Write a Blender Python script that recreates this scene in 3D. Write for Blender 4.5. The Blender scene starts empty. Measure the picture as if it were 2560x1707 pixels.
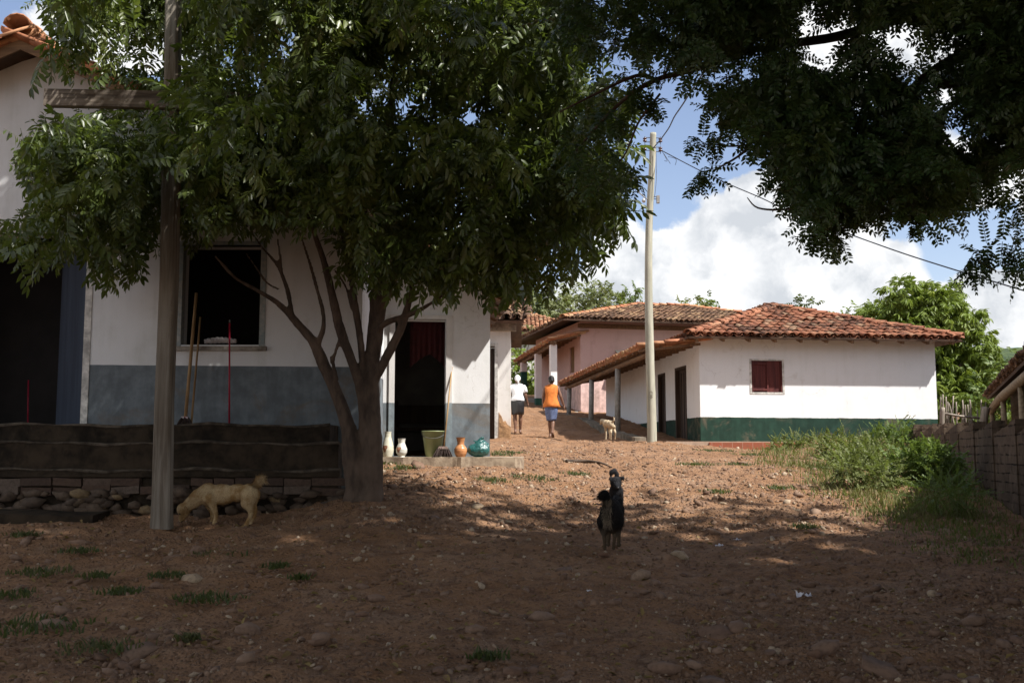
import bpy, math, random
import numpy as np
from mathutils import Vector
R = math.radians
rng = np.random.default_rng(7)
random.seed(7)
scene = bpy.context.scene
COL = scene.collection

# ------------------------------------------------------------------ camera
CAM = np.array([0.0, 0.0, 1.5]); FPX = 2600.0; PITCH = math.atan(276.5/2600)
cam = bpy.data.cameras.new("camera"); camo = bpy.data.objects.new("camera", cam); COL.objects.link(camo)
camo.location = CAM; camo.rotation_euler = (math.pi/2 + PITCH, 0, 0)
cam.sensor_width = 36; cam.lens = 36*FPX/2560; cam.clip_end = 3000; cam.clip_start = 0.05
scene.camera = camo
# ------------------------------------------------------------------ light
SUNV = Vector((1.0, -0.58, 1.45)).normalized()
sun = bpy.data.lights.new("sun", 'SUN'); suno = bpy.data.objects.new("sun", sun); COL.objects.link(suno)
sun.energy = 4.6; sun.angle = R(0.9); sun.color = (1.0, 0.965, 0.91)
suno.rotation_euler = SUNV.to_track_quat('Z', 'Y').to_euler()
scene.view_settings.view_transform = 'Standard'; scene.view_settings.look = 'None'
scene.view_settings.exposure = 0.95; scene.view_settings.gamma = 1
scene.view_settings.use_curve_mapping = False
SKY_STRENGTH = 0.105

class NB:
    """small node-tree builder"""
    def __init__(s, nt): s.nt = nt; nt.nodes.clear()
    def n(s, t, **k):
        o = s.nt.nodes.new(t)
        for a, v in k.items():
            if a == 'i':
                for kk, vv in v.items():
                    if hasattr(vv, 'links') or isinstance(vv, bpy.types.NodeSocket): s.nt.links.new(vv, o.inputs[kk])
                    else: o.inputs[kk].default_value = vv
            else: setattr(o, a, v)
        return o
    def m(s, op, a, b=None, c=None, clamp=False):
        o = s.nt.nodes.new('ShaderNodeMath'); o.operation = op; o.use_clamp = clamp
        for q, v in enumerate((a, b, c)):
            if v is None: continue
            if isinstance(v, bpy.types.NodeSocket): s.nt.links.new(v, o.inputs[q])
            else: o.inputs[q].default_value = v
        return o.outputs[0]
    def vm(s, op, a, b=None, c=None):
        o = s.nt.nodes.new('ShaderNodeVectorMath'); o.operation = op
        for q, v in enumerate((a, b, c)):
            if v is None: continue
            if isinstance(v, bpy.types.NodeSocket): s.nt.links.new(v, o.inputs[q])
            else: o.inputs[q].default_value = v
        return o.outputs['Value'] if op in ('LENGTH', 'DOT_PRODUCT') else o.outputs[0]
    def mix(s, f, a, b, mode='MIX'):
        o = s.nt.nodes.new('ShaderNodeMix'); o.data_type = 'RGBA'; o.blend_type = mode
        for q, v in ((0, f), (6, a), (7, b)):
            if isinstance(v, bpy.types.NodeSocket): s.nt.links.new(v, o.inputs[q])
            else: o.inputs[q].default_value = (tuple(v)+(1,) if (q and len(v) == 3) else v)
        return o.outputs[2]
    def noise(s, vec, sc, det=4, rough=.55, dist=0):
        o = s.n('ShaderNodeTexNoise', i={'Scale': sc, 'Detail': det, 'Roughness': rough, 'Distortion': dist})
        s.nt.links.new(vec, o.inputs['Vector']); return o.outputs['Fac']
    def ss(s, x, a, b, lo=0., hi=1.):
        o = s.nt.nodes.new('ShaderNodeMapRange'); o.interpolation_type = 'SMOOTHSTEP'
        s.nt.links.new(x, o.inputs[0])
        for q, v in zip((1, 2, 3, 4), (a, b, lo, hi)):
            if isinstance(v, bpy.types.NodeSocket): s.nt.links.new(v, o.inputs[q])
            else: o.inputs[q].default_value = v
        return o.outputs[0]

# ------------------------------------------------------------------ sky with cumulus clouds (by world direction)
w = bpy.data.worlds.new("World"); scene.world = w; w.use_nodes = True
b = NB(w.node_tree)
tc = b.n('ShaderNodeTexCoord'); d = b.vm('NORMALIZE', tc.outputs['Generated'])
sp = b.n('ShaderNodeSeparateXYZ', i={0: d})
az = b.m('ARCTAN2', sp.outputs[0], sp.outputs[1]); el = b.m('ARCSINE', sp.outputs[2])
p2 = b.n('ShaderNodeCombineXYZ', i={0: az, 1: el}).outputs[0]
def ang(px, py): return ((px-1280)/2600.0, math.atan((1130-py)/2600.0))
BL = [(1820,720,330,220,1),(1940,520,120,105,1),(1620,650,150,110,1),(2060,600,140,150,1),(1500,760,160,110,1),
      (2140,740,160,130,1),(2440,480,220,95,.8),(2330,420,120,60,.6),(2600,520,150,160,.8),(2440,800,220,90,.85),(2250,840,260,80,.8),
      (1750,820,700,60,.7),(2150,100,240,170,.75),(2420,180,220,150,.7),(300,140,260,90,.8),(60,60,60,60,.15),
      (700,300,500,200,.4),(1250,500,120,160,.3),(2520,760,120,50,.6),(1200,-500,700,300,.7),(-900,200,700,400,.7),(3600,500,900,300,.8),(3200,-900,900,400,.7)]
n1 = b.n('ShaderNodeTexNoise', i={'Scale': 17.0, 'Detail': 9.0, 'Roughness': .58, 'Vector': p2})
n2 = b.noise(p2, 6.0, 5, .5)
wob = b.vm('SCALE', b.vm('SUBTRACT', n1.outputs['Color'], (.5, .5, .5))); wob.node.inputs['Scale'].default_value = .06
pw = b.vm('ADD', p2, wob)
field = None
for (px, py, rx, ry, wt) in BL:
    u, v = ang(px, py)
    L = b.vm('LENGTH', b.vm('MULTIPLY', b.vm('SUBTRACT', pw, (u, v, 0)), (2600/rx, 2600/ry, 0)))
    f = b.m('MULTIPLY', b.ss(L, 1.35, .55), wt)
    field = f if field is None else b.m('MAXIMUM', field, f)
fill_clouds = b.m('MULTIPLY', b.ss(n2, .34, .58), b.ss(b.m('ABSOLUTE', az), .75, 1.1))  # unseen cloud cover around and behind the camera, added for neutral fill light
field = b.m('MAXIMUM', field, fill_clouds)
dens = b.m('ADD', field, b.m('MULTIPLY', b.m('SUBTRACT', n1.outputs['Fac'], .5), .8))
alpha = b.ss(dens, .36, .62)
n3 = b.noise(pw, 11.0, 6, .55)
offn = b.n('ShaderNodeTexNoise', i={'Scale': 17.0, 'Detail': 7.0, 'Roughness': .55, 'Vector': b.vm('ADD', pw, (-.012, -.02, 0))})
relief = b.m('SUBTRACT', n1.outputs['Fac'], offn.outputs['Fac'])
shade = b.m('ADD', b.ss(n3, .32, .64), b.m('MULTIPLY', relief, 2.2), None, True)
ccol = b.mix(shade, (.60, .63, .67), (1.0, 1.0, 1.0))
sky = b.n('ShaderNodeTexSky'); sky.sky_type = 'NISHITA'; sky.sun_disc = False
sky.sun_elevation = math.asin(SUNV.z); sky.sun_rotation = math.atan2(SUNV.x, SUNV.y)
sky.air_density = 1.0; sky.dust_density = .6; sky.ozone_density = 1.2
skyc = b.vm('MULTIPLY', sky.outputs[0], (1.0, .88, .86))
cl = b.vm('SCALE', ccol); cl.node.inputs['Scale'].default_value = .60/SKY_STRENGTH
mixd = b.mix(b.m('MULTIPLY', alpha, .97), skyc, cl)
bg = b.n('ShaderNodeBackground', i={'Color': mixd, 'Strength': SKY_STRENGTH})
out = b.n('ShaderNodeOutputWorld', i={'Surface': bg.outputs[0]})

# ------------------------------------------------------------------ pixel -> world
cp_, sp_ = math.cos(PITCH), math.sin(PITCH)
def U(px, py, D):
    u = (px-1280)/FPX; v = -(py-853.5)/FPX
    dy = cp_-v*sp_; dz = sp_+v*cp_
    return np.array([u*D/dy, D, CAM[2]+dz*D/dy])
def crop(ox, oy, fac):
    return lambda cx, cy, D: U(ox+cx/fac, oy+cy/fac, D)
def unit(v): v = np.asarray(v, float); return v/np.linalg.norm(v)

# ------------------------------------------------------------------ numpy noise
def _h(i, j, k, seed):
    n = (i*374761393 + j*668265263 + k*2147483647 + seed*974634541) & 0xFFFFFFFF
    n = ((n ^ (n >> 13))*1274126177) & 0xFFFFFFFF
    return ((n ^ (n >> 16)) & 0xFFFF)/65535.0
def vnoise(P, seed=0):
    P = np.asarray(P, float); I = np.floor(P).astype(np.int64); F = P-I; F = F*F*(3-2*F)
    r = 0
    for a in (0, 1):
        for c in (0, 1):
            for e in (0, 1):
                wgt = (F[:, 0] if a else 1-F[:, 0])*(F[:, 1] if c else 1-F[:, 1])*(F[:, 2] if e else 1-F[:, 2])
                r = r+wgt*_h(I[:, 0]+a, I[:, 1]+c, I[:, 2]+e, seed)
    return r
def fbm(P, oct=4, seed=0):
    r = 0; a = .5
    for o in range(oct): r = r+a*(vnoise(P*(2**o), seed+o)-.5); a *= .5
    return r

# ------------------------------------------------------------------ objects
def thing(name, label, cat, loc=(0, 0, 0), group=None):
    o = bpy.data.objects.new(name, None); COL.objects.link(o); o.location = Vector(loc); o.empty_display_size = .2
    o['label'] = label; o['category'] = cat
    if group: o['group'] = group
    return o
def tag(o, label=None, cat=None, group=None, kind=None):
    if label: o['label'] = label
    if cat: o['category'] = cat
    if group: o['group'] = group
    if kind: o['kind'] = kind
    return o
def wloc(p):
    l = Vector((0, 0, 0))
    while p is not None: l = l+p.location; p = p.parent
    return np.array(l)
def mesh_np(name, V, F, smooth=False):
    """F: list of int arrays (n,3)/(n,4)"""
    if isinstance(F, np.ndarray): F = [F]
    me = bpy.data.meshes.new(name); V = np.asarray(V, np.float32)
    me.vertices.add(len(V)); me.vertices.foreach_set('co', V.ravel())
    li = np.concatenate([f.ravel() for f in F]).astype(np.int32)
    tot = np.concatenate([np.full(len(f), f.shape[1]) for f in F]).astype(np.int32)
    st = np.concatenate([[0], np.cumsum(tot)[:-1]]).astype(np.int32)
    me.loops.add(len(li)); me.loops.foreach_set('vertex_index', li)
    me.polygons.add(len(tot)); me.polygons.foreach_set('loop_start', st); me.polygons.foreach_set('loop_total', tot)
    if smooth: me.polygons.foreach_set('use_smooth', np.ones(len(tot), bool))
    me.update(calc_edges=True); me.validate(); return me
def obj_np(name, V, F, mat, parent=None, smooth=False, loc=None):
    base = wloc(parent) if parent else (np.array(loc) if loc is not None else np.zeros(3))
    me = mesh_np(name, np.asarray(V)-base, F, smooth); me.materials.append(mat)
    o = bpy.data.objects.new(name, me); COL.objects.link(o)
    if parent: o.parent = parent
    elif loc is not None: o.location = Vector(loc)
    return o
class MB:
    def __init__(s): s.v = []; s.f = []
    def add(s, V, F):
        k = len(s.v); s.v += [tuple(map(float, p)) for p in V]; s.f += [tuple(int(i)+k for i in f) for f in F]; return s
    def hexa(s, P):   # 8 points: bottom ring 0-3, top ring 4-7
        return s.add(P, [(3,2,1,0),(4,5,6,7),(0,1,5,4),(1,2,6,5),(2,3,7,6),(3,0,4,7)])
    def box(s, a, c):
        x0,y0,z0 = a; x1,y1,z1 = c
        return s.hexa([(x0,y0,z0),(x1,y0,z0),(x1,y1,z0),(x0,y1,z0),(x0,y0,z1),(x1,y0,z1),(x1,y1,z1),(x0,y1,z1)])
    def obox(s, o, e1, e2, e3):   # origin corner + 3 edge vectors
        o, e1, e2, e3 = [np.asarray(q, float) for q in (o, e1, e2, e3)]
        return s.hexa([o, o+e1, o+e1+e2, o+e2, o+e3, o+e1+e3, o+e1+e2+e3, o+e2+e3])
    def bar(s, p, q, w_, h_, up=(0, 0, 1)):
        p = np.asarray(p, float); q = np.asarray(q, float); d = unit(q-p)
        side = np.cross(d, up); side = unit(side if np.linalg.norm(side) > 1e-4 else np.cross(d, (1, 0, 0))); u2 = np.cross(side, d)
        return s.obox(p-side*w_/2-u2*h_/2, q-p, side*w_, u2*h_)
    def tube(s, pts, rad, seg=8, caps=True, wob=0):
        pts = np.asarray(pts, float); n = len(pts); rad = np.broadcast_to(rad, (n,))
        k = len(s.v); ref = None
        for i in range(n):
            d = unit(pts[min(i+1, n-1)]-pts[max(i-1, 0)])
            if ref is None: ref = np.cross(d, (0, 1, 0)); ref = ref if np.linalg.norm(ref) > .1 else np.cross(d, (1, 0, 0))
            ref = unit(ref-d*np.dot(ref, d)); bi = np.cross(d, ref)
            for j in range(seg):
                a = 2*math.pi*j/seg; r = rad[i]*(1+wob*(random.random()-.5))
                s.v.append(tuple(pts[i]+ref*math.cos(a)*r+bi*math.sin(a)*r))
        for i in range(n-1):
            for j in range(seg):
                a = k+i*seg+j; c = k+i*seg+(j+1) % seg
                s.f.append((a, c, c+seg, a+seg))
        if caps:
            s.f.append(tuple(k+j for j in range(seg))[::-1]); s.f.append(tuple(k+(n-1)*seg+j for j in range(seg)))
        return s
    def lathe(s, prof, c, seg=24, flat=1.0):
        k = len(s.v); n = len(prof)
        for (r, z) in prof:
            for j in range(seg):
                a = 2*math.pi*j/seg; s.v.append((c[0]+r*math.cos(a), c[1]+r*math.sin(a)*flat, c[2]+z))
        for i in range(n-1):
            for j in range(seg):
                a = k+i*seg+j; q = k+i*seg+(j+1) % seg; s.f.append((a, q, q+seg, a+seg))
        s.f.append(tuple(k+j for j in range(seg))[::-1]); s.f.append(tuple(k+(n-1)*seg+j for j in range(seg)))
        return s
    def ball(s, c, r, rot=None, seg=14, rings=9):
        r = np.broadcast_to(r, (3,)); k = len(s.v); pts = []
        for i in range(rings+1):
            t = math.pi*i/rings
            for j in range(seg):
                a = 2*math.pi*j/seg; p = np.array([math.sin(t)*math.cos(a)*r[0], math.sin(t)*math.sin(a)*r[1], math.cos(t)*r[2]])
                if rot is not None: p = rot @ p
                pts.append(tuple(np.asarray(c)+p))
        s.v += pts
        for i in range(rings):
            for j in range(seg):
                a = k+i*seg+j; q = k+i*seg+(j+1) % seg; s.f.append((a, a+seg, q+seg, q))
        return s
    def caps(s, p, q, r0, r1):   # tapered capsule
        p = np.asarray(p, float); q = np.asarray(q, float)
        s.tube([p, q], [r0, r1], 12); s.ball(p, r0, seg=12, rings=8); s.ball(q, r1, seg=12, rings=8); return s
    def chain(s, pts, rad):
        for i in range(len(pts)-1): s.caps(pts[i], pts[i+1], rad[i], rad[i+1])
        return s
    def build(s, name, mat, parent=None, smooth=False, loc=None):
        base = wloc(parent) if parent else (np.array(loc) if loc is not None else np.zeros(3))
        me = bpy.data.meshes.new(name); me.from_pydata([tuple(np.array(p)-base) for p in s.v], [], s.f)
        if smooth: me.polygons.foreach_set('use_smooth', np.ones(len(me.polygons), bool))
        me.materials.append(mat); me.update()
        o = bpy.data.objects.new(name, me); COL.objects.link(o)
        if parent: o.parent = parent
        elif loc is not None: o.location = Vector(loc)
        return o
    def fused(s, name, mat, voxel, parent=None, loc=None, smooth_it=6, noise=None):
        """voxel-fused single continuous surface"""
        o = s.build(name, mat, parent, True, loc)
        r = o.modifiers.new('r', 'REMESH'); r.mode = 'VOXEL'; r.voxel_size = voxel; r.use_smooth_shade = True
        sm = o.modifiers.new('s', 'SMOOTH'); sm.iterations = smooth_it; sm.factor = .5
        dg = bpy.context.evaluated_depsgraph_get(); dg.update()
        me = bpy.data.meshes.new_from_object(o.evaluated_get(dg)); old = o.data
        o.modifiers.clear(); o.data = me; bpy.data.meshes.remove(old)
        if noise:
            n = len(me.vertices); V = np.empty(n*3, np.float32); N = np.empty(n*3, np.float32)
            me.vertices.foreach_get('co', V); me.vertices.foreach_get('normal', N); V = V.reshape(-1, 3); N = N.reshape(-1, 3)
            V = V+N*(fbm(V*noise[0], 3, 5)[:, None]*noise[1]); me.vertices.foreach_set('co', V.astype(np.float32).ravel()); me.update()
        me.polygons.foreach_set('use_smooth', np.ones(len(me.polygons), bool))
        if not me.materials: me.materials.append(mat)
        return o
def smoothline(pts, rad, sub=5):
    pts = np.asarray(pts, float); rad = np.asarray(rad, float); n = len(pts); P = []; Q = []
    for i in range(n-1):
        p0 = pts[max(i-1, 0)]; p1 = pts[i]; p2_ = pts[i+1]; p3 = pts[min(i+2, n-1)]
        for k in range(sub):
            t = k/sub
            P.append(.5*((2*p1)+(-p0+p2_)*t+(2*p0-5*p1+4*p2_-p3)*t*t+(-p0+3*p1-3*p2_+p3)*t**3)); Q.append(rad[i]*(1-t)+rad[i+1]*t)
    P.append(pts[-1]); Q.append(rad[-1]); return np.array(P), np.array(Q)

# ------------------------------------------------------------------ materials
def newmat(name):
    m = bpy.data.materials.new(name); m.use_nodes = True; return m, NB(m.node_tree)
def finish(b_, col, rough=.8, bump=None, bstr=.3, bdist=.02, spec=.3, extra=None):
    k = {'Roughness': rough, 'Specular IOR Level': spec}
    if isinstance(col, tuple): k['Base Color'] = col+(1,)
    else: k['Base Color'] = col
    p = b_.n('ShaderNodeBsdfPrincipled', i=k)
    if bump is not None:
        bn = b_.n('ShaderNodeBump', i={'Strength': bstr, 'Distance': bdist, 'Height': bump})
        b_.nt.links.new(bn.outputs[0], p.inputs['Normal'])
    if extra:
        for kk, vv in extra.items(): p.inputs[kk].default_value = vv
    b_.n('ShaderNodeOutputMaterial', i={'Surface': p.outputs[0]}); return p
def pos(b_): return b_.n('ShaderNodeNewGeometry').outputs['Position']
def M_simple(name, col, var=.25, sc=8, rough=.8, bstr=.2, bdist=.01, spec=.3, sx=1, sy=1, sz=1, col2=None):
    m, b_ = newmat(name); P = b_.vm('MULTIPLY', pos(b_), (sx, sy, sz))
    n = b_.noise(P, sc, 6, .6); n2 = b_.noise(P, sc*.18, 3, .5)
    c2 = col2 or tuple(c*(1-var*1.6) for c in col)
    f = b_.ss(b_.m('ADD', b_.m('MULTIPLY', n, .6), b_.m('MULTIPLY', n2, .4)), .35, .65)
    finish(b_, b_.mix(f, c2, tuple(min(1, c*(1+var*.5)) for c in col)), rough, n, bstr, bdist, spec); return m
def M_plaster(name, col, band=None, zband=None, slope=(0, 0), dirtz=None, dirt=(.30, .19, .11), grime=.35, edge=.02):
    """painted plaster with an optional painted dado (top at zband, following slope) and dirt low on the wall"""
    m, b_ = newmat(name); P = pos(b_); n = b_.noise(P, 3.0, 6, .6); fine = b_.noise(P, 60, 3, .6); big = b_.noise(P, .9, 4, .55); blot = b_.noise(P, 1.7, 7, .68, .6)
    s3 = b_.n('ShaderNodeSeparateXYZ', i={0: P})
    streak = b_.noise(b_.vm('MULTIPLY', P, (5, 5, .45)), 1.3, 5, .6)
    c = b_.mix(b_.m('MULTIPLY', b_.ss(b_.m('ADD', b_.m('MULTIPLY', streak, .5), b_.m('MULTIPLY', n, .5)), .45, .72), grime), col, tuple(q*.62 for q in col[:2])+(col[2]*.55,))
    c = b_.mix(b_.m('MULTIPLY', b_.ss(big, .5, .7), .12), c, tuple(q*.8 for q in col))
    c = b_.mix(b_.ss(blot, .60, .72, 0, .30), c, (col[0]*.62, col[1]*.56, col[2]*.48))
    # hairline cracks
    vor = b_.n('ShaderNodeTexVoronoi', i={'Vector': b_.vm('ADD', P, b_.vm('SCALE', b_.n('ShaderNodeTexNoise', i={'Scale': 2.5, 'Detail': 5., 'Vector': P}).outputs['Color'])), 'Scale': .55})
    vor.feature = 'DISTANCE_TO_EDGE'
    crack = b_.m('MULTIPLY', b_.ss(vor.outputs['Distance'], .007, .0), b_.ss(big, .52, .6))
    c = b_.mix(b_.m('MULTIPLY', crack, .28), c, (.25, .21, .18))
    if band:
        zz = b_.m('ADD', s3.outputs[2], b_.m('ADD', b_.m('MULTIPLY', s3.outputs[0], -slope[0]), b_.m('MULTIPLY', s3.outputs[1], -slope[1])))
        zz = b_.m('ADD', zz, b_.m('MULTIPLY', b_.m('SUBTRACT', n, .5), edge))
        f = b_.m('LESS_THAN', zz, zband)
        b2 = b_.noise(P, 5, 7, .65)
        bc = b_.mix(b_.ss(b_.m('ADD', b_.m('MULTIPLY', b2, .6), b_.m('MULTIPLY', streak, .4)), .38, .68), tuple(q*.72 for q in band), tuple(q*1.25 for q in band))
        c = b_.mix(f, c, bc); c = b_.mix(b_.m('MULTIPLY', f, b_.ss(blot, .52, .68, 0, .5)), c, (.16, .12, .085))
    if dirtz:
        zz = b_.m('ADD', s3.outputs[2], b_.m('MULTIPLY', b_.m('SUBTRACT', n, .5), -.5))
        c = b_.mix(b_.m('MULTIPLY', b_.ss(zz, dirtz[1], dirtz[0]), .75), c, dirt)
    h = b_.m('ADD', b_.m('MULTIPLY', n, .7), b_.m('MULTIPLY', fine, .25))
    finish(b_, c, .88, h, .35, .02, .2); return m
def M_leaf(name, c1, c2, rough=.45, trans=.25, tip=None, spec=.4):
    m, b_ = newmat(name); r = b_.n('ShaderNodeNewGeometry').outputs['Random Per Island']
    P = pos(b_); big = b_.noise(P, 1.6, 3)
    c = b_.mix(r, c1, c2)
    c = b_.mix(b_.m('MULTIPLY', b_.ss(big, .52, .68), .6), c, tip or c2)
    p = b_.n('ShaderNodeBsdfPrincipled', i={'Base Color': c, 'Roughness': rough, 'Specular IOR Level': spec})
    t = b_.n('ShaderNodeBsdfTranslucent', i={'Color': b_.mix(.5, c, (.22, .30, .03))})
    mx = b_.n('ShaderNodeMixShader', i={0: trans, 1: p.outputs[0], 2: t.outputs[0]})
    b_.n('ShaderNodeOutputMaterial', i={'Surface': mx.outputs[0]}); return m
def M_tile(name, c1, c2, c3, dark=.5):
    m, b_ = newmat(name); r = b_.n('ShaderNodeNewGeometry').outputs['Random Per Island']; P = pos(b_)
    n = b_.noise(P, 9, 6, .65); big = b_.noise(P, .9, 4, .6)
    c = b_.mix(b_.ss(r, .15, .8), c1, c2); c = b_.mix(b_.ss(r, .82, .95), c, c3)
    f = b_.ss(b_.m('ADD', b_.m('MULTIPLY', n, .55), b_.m('MULTIPLY', big, .45)), .44, .60)
    c = b_.mix(b_.m('MULTIPLY', f, dark), c, (.030, .024, .020))
    finish(b_, c, .85, n, .5, .01, .2); return m
def M_wood(name, col, dark, axis=2, sc=18, rough=.75, crack=.5):
    m, b_ = newmat(name); P = pos(b_); st = [1, 1, 1]; st[axis] = .06
    Q = b_.vm('MULTIPLY', P, tuple(st)); n = b_.noise(Q, sc, 7, .65, .4); big = b_.noise(P, 1.5, 3)
    f = b_.ss(n, .35, .65); c = b_.mix(f, dark, col); c = b_.mix(b_.m('MULTIPLY', b_.ss(big, .45, .7), .35), c, tuple(q*.6 for q in col))
    finish(b_, c, rough, n, crack, .012, .25); return m
def M_geo(name, c1, c2, c3=None, rough=.85):
    """stones / pebbles: a colour per stone"""
    m, b_ = newmat(name); g = b_.n('ShaderNodeNewGeometry'); r = g.outputs['Random Per Island']; ob = b_.n('ShaderNodeObjectInfo').outputs['Random']
    rr = b_.m('FRACT', b_.m('ADD', r, ob)); n = b_.noise(g.outputs['Position'], 25, 5, .65)
    c = b_.mix(rr, c1, c2); c = b_.mix(b_.ss(rr, .86, .93), c, c3 or c2); c = b_.mix(b_.ss(n, .4, .7, 0, .5), c, tuple(q*.5 for q in c1))
    finish(b_, c, rough, n, .5, .012, .25); return m
# ------------------------------------------------------------------ ground heights
GP = [(0,-20,-.6),(0,-6,-.2),(0,0,.1),(0,5,.36),(0,9.6,.60),(0.4,12,.76),(0.4,14,1.02),(0.4,16,1.26),(0.8,20,1.50),(1.6,25,1.73),(1.0,27.4,1.87),(.3,29,2.0),(.4,33,2.55),
      (.6,38,3.05),(0,44,3.7),(-8,50,4.6),(-1,55,4.9),(-6,0,.15),(-3,5,.36),(-5,9,.58),(-4.1,11,.70),(-2.6,11.4,.78),(-6,11.6,.76),(-11,11.6,.76),(-1.75,11.7,.97),(-1.0,12.2,.98),
      (-1.2,15.2,1.30),(-.3,15.6,1.30),(-2,14,1.10),(-.3,20,1.55),(-.4,24,1.80),(-12,20,1.4),(-12,30,2.3),(6,0,.1),(5.9,12,.72),(4.9,8,.46),(3.5,5,.3),(3,12,.78),(4,16,1.2),(7.3,17,1.2),(8.5,22,1.6),(4.9,24.6,1.62),(6.4,24.5,1.52),(3.6,25,1.72),
      (10.9,26.2,1.70),(7,24.5,1.72),(3.4,28.5,1.92),(2.9,31,2.2),(2.4,34,2.62),(1.9,37.4,2.85),(6,36,2.7),(14,20,1.4),(14,10,.7),(20,30,1.9),(14,40,2.8),(30,45,2.6),(-30,30,2.2),(-30,0,0),(30,0,0),(24,55,3.6)]
_gp = np.array(GP, float)
def _phi(r): r2 = np.maximum(r*r, 1e-9); return .5*r2*np.log(r2)
def _solve():
    n = len(_gp); K = _phi(np.linalg.norm(_gp[:, None, :2]-_gp[None, :, :2], axis=2))+np.eye(n)*.02
    P = np.c_[np.ones(n), _gp[:, :2]]; A = np.zeros((n+3, n+3)); A[:n, :n] = K; A[:n, n:] = P; A[n:, :n] = P.T
    return np.linalg.solve(A, np.r_[_gp[:, 2], 0, 0, 0])
_wt = _solve()
def GZ(x, y):
    x = np.atleast_1d(np.asarray(x, float)); y = np.atleast_1d(np.asarray(y, float))
    xc = np.clip(x, -32, 32); yc = np.clip(y, -20, 56); out = np.empty(len(x))
    for s in range(0, len(x), 40000):
        q = np.c_[xc[s:s+40000], yc[s:s+40000]]
        r = np.linalg.norm(q[:, None, :]-_gp[None, :, :2], axis=2)
        out[s:s+40000] = _phi(r)@_wt[:-3]+_wt[-3]+q@_wt[-2:]
    return out
def gz(x, y): return float(GZ([x], [y])[0])
def ground_at(px, py):
    """where the camera ray through a photo pixel meets the ground"""
    lo = U(px, py, 1.0)-CAM; t = np.linspace(3, 60, 1400); P = CAM[None]+t[:, None]*lo[None]
    h = P[:, 2]-GZ(P[:, 0], P[:, 1]); i = int(np.argmax(h < 0)) if (h < 0).any() else len(t)-1
    return P[i]

# dirt ground
def axis(segs):
    a = [segs[0][0]]
    for s0, s1, st in segs: a += list(np.arange(s0+st, s1+1e-6, st))
    return np.array(sorted(set(np.round(a, 5))))
gx = axis([(-400,-80,40),(-80,-30,8),(-30,-8,1.1),(-8,8,.05),(8,14,.3),(14,30,1.6),(30,80,8),(80,400,40)])
gy = axis([(-60,-8,4),(-8,4,.5),(4,13,.042),(13,18,.07),(18,36,.15),(36,60,1.0),(60,140,10),(140,600,50)])
XX, YY = np.meshgrid(gx, gy); xf = XX.ravel(); yf = YY.ravel(); zf = GZ(xf, yf)
nearm = (np.abs(xf) < 9) & (yf > 3) & (yf < 40)
Pn = np.c_[xf, yf, np.zeros_like(xf)][nearm]
lump = fbm(Pn*[1.1, 1.1, 1], 3, 2)*.10 + fbm(Pn*[4.3, 4.3, 1], 4, 3)*.11
rub = np.maximum(fbm(Pn*[9.0, 9.0, 1], 2, 11), 0)*.05
zf[nearm] += (lump+rub)*np.clip((Pn[:, 1]-3)/1.5, 0, 1)
nx_, ny_ = len(gx), len(gy); idx = np.arange(nx_*ny_).reshape(ny_, nx_)
Fq = np.c_[idx[:-1, :-1].ravel(), idx[:-1, 1:].ravel(), idx[1:, 1:].ravel(), idx[1:, :-1].ravel()]
m_dirt, b = newmat('red_dirt'); P = pos(b)
nA = b.noise(P, .55, 5, .6); nB = b.noise(P, 5.5, 7, .65); nC = b.noise(P, 38, 5, .65); nD = b.noise(P, 1.9, 6, .6)
c = b.mix(b.ss(nA, .40, .62), (.240, .130, .068), (.285, .163, .092))
c = b.mix(b.ss(nD, .52, .70, 0, .75), c, (.29, .19, .125)); c = b.mix(b.ss(nB, .46, .70, 0, .75), c, (.12, .063, .038))
c = b.mix(b.ss(nC, .58, .72, 0, .6), c, (.34, .245, .17)); c = b.mix(b.ss(nC, .42, .30, 0, .55), c, (.11, .062, .038))
vor = b.n('ShaderNodeTexVoronoi', i={'Vector': P, 'Scale': 26.0}); c = b.mix(b.m('MULTIPLY', b.ss(vor.outputs['Distance'], .35, .1), .35), c, b.mix(vor.outputs['Color'], (.32,.23,.155), (.17,.095,.062)))
h = b.m('ADD', b.m('MULTIPLY', nB, 1.0), b.m('ADD', b.m('MULTIPLY', nC, .5), b.m('MULTIPLY', b.ss(vor.outputs['Distance'], .5, .0), .5)))
finish(b, c, .95, h, 1.0, .05, .15)
g = obj_np('ground', np.c_[xf, yf, zf], Fq, m_dirt, None, True); tag(g, 'reddish stony dirt road climbing between the houses', 'dirt road', None, 'structure')

# ------------------------------------------------------------------ building helpers
def wall(mb, p0, p1, z0, z1, th, holes=()):
    """vertical wall from p0 to p1 (xy), thickness th away from the left-hand normal; holes = (t0,t1,za,zb)"""
    p0 = np.array([*p0[:2], 0.]); p1 = np.array([*p1[:2], 0.]); L = np.linalg.norm(p1-p0); e = (p1-p0)/L; nrm = np.array([-e[1], e[0], 0])
    cuts = sorted(set([0, L]+[h[0] for h in holes]+[h[1] for h in holes]))
    for a, c in zip(cuts[:-1], cuts[1:]):
        hs = sorted([h for h in holes if h[0] <= a+1e-6 and h[1] >= c-1e-6], key=lambda h: h[2]); zc = z0
        for h in hs+[None]:
            top = z1 if h is None else h[2]
            if top > zc+1e-4: mb.obox(p0+e*a+[0, 0, zc], e*(c-a), nrm*th, [0, 0, top-zc])
            if h is not None: zc = h[3]
    return e, nrm
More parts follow.
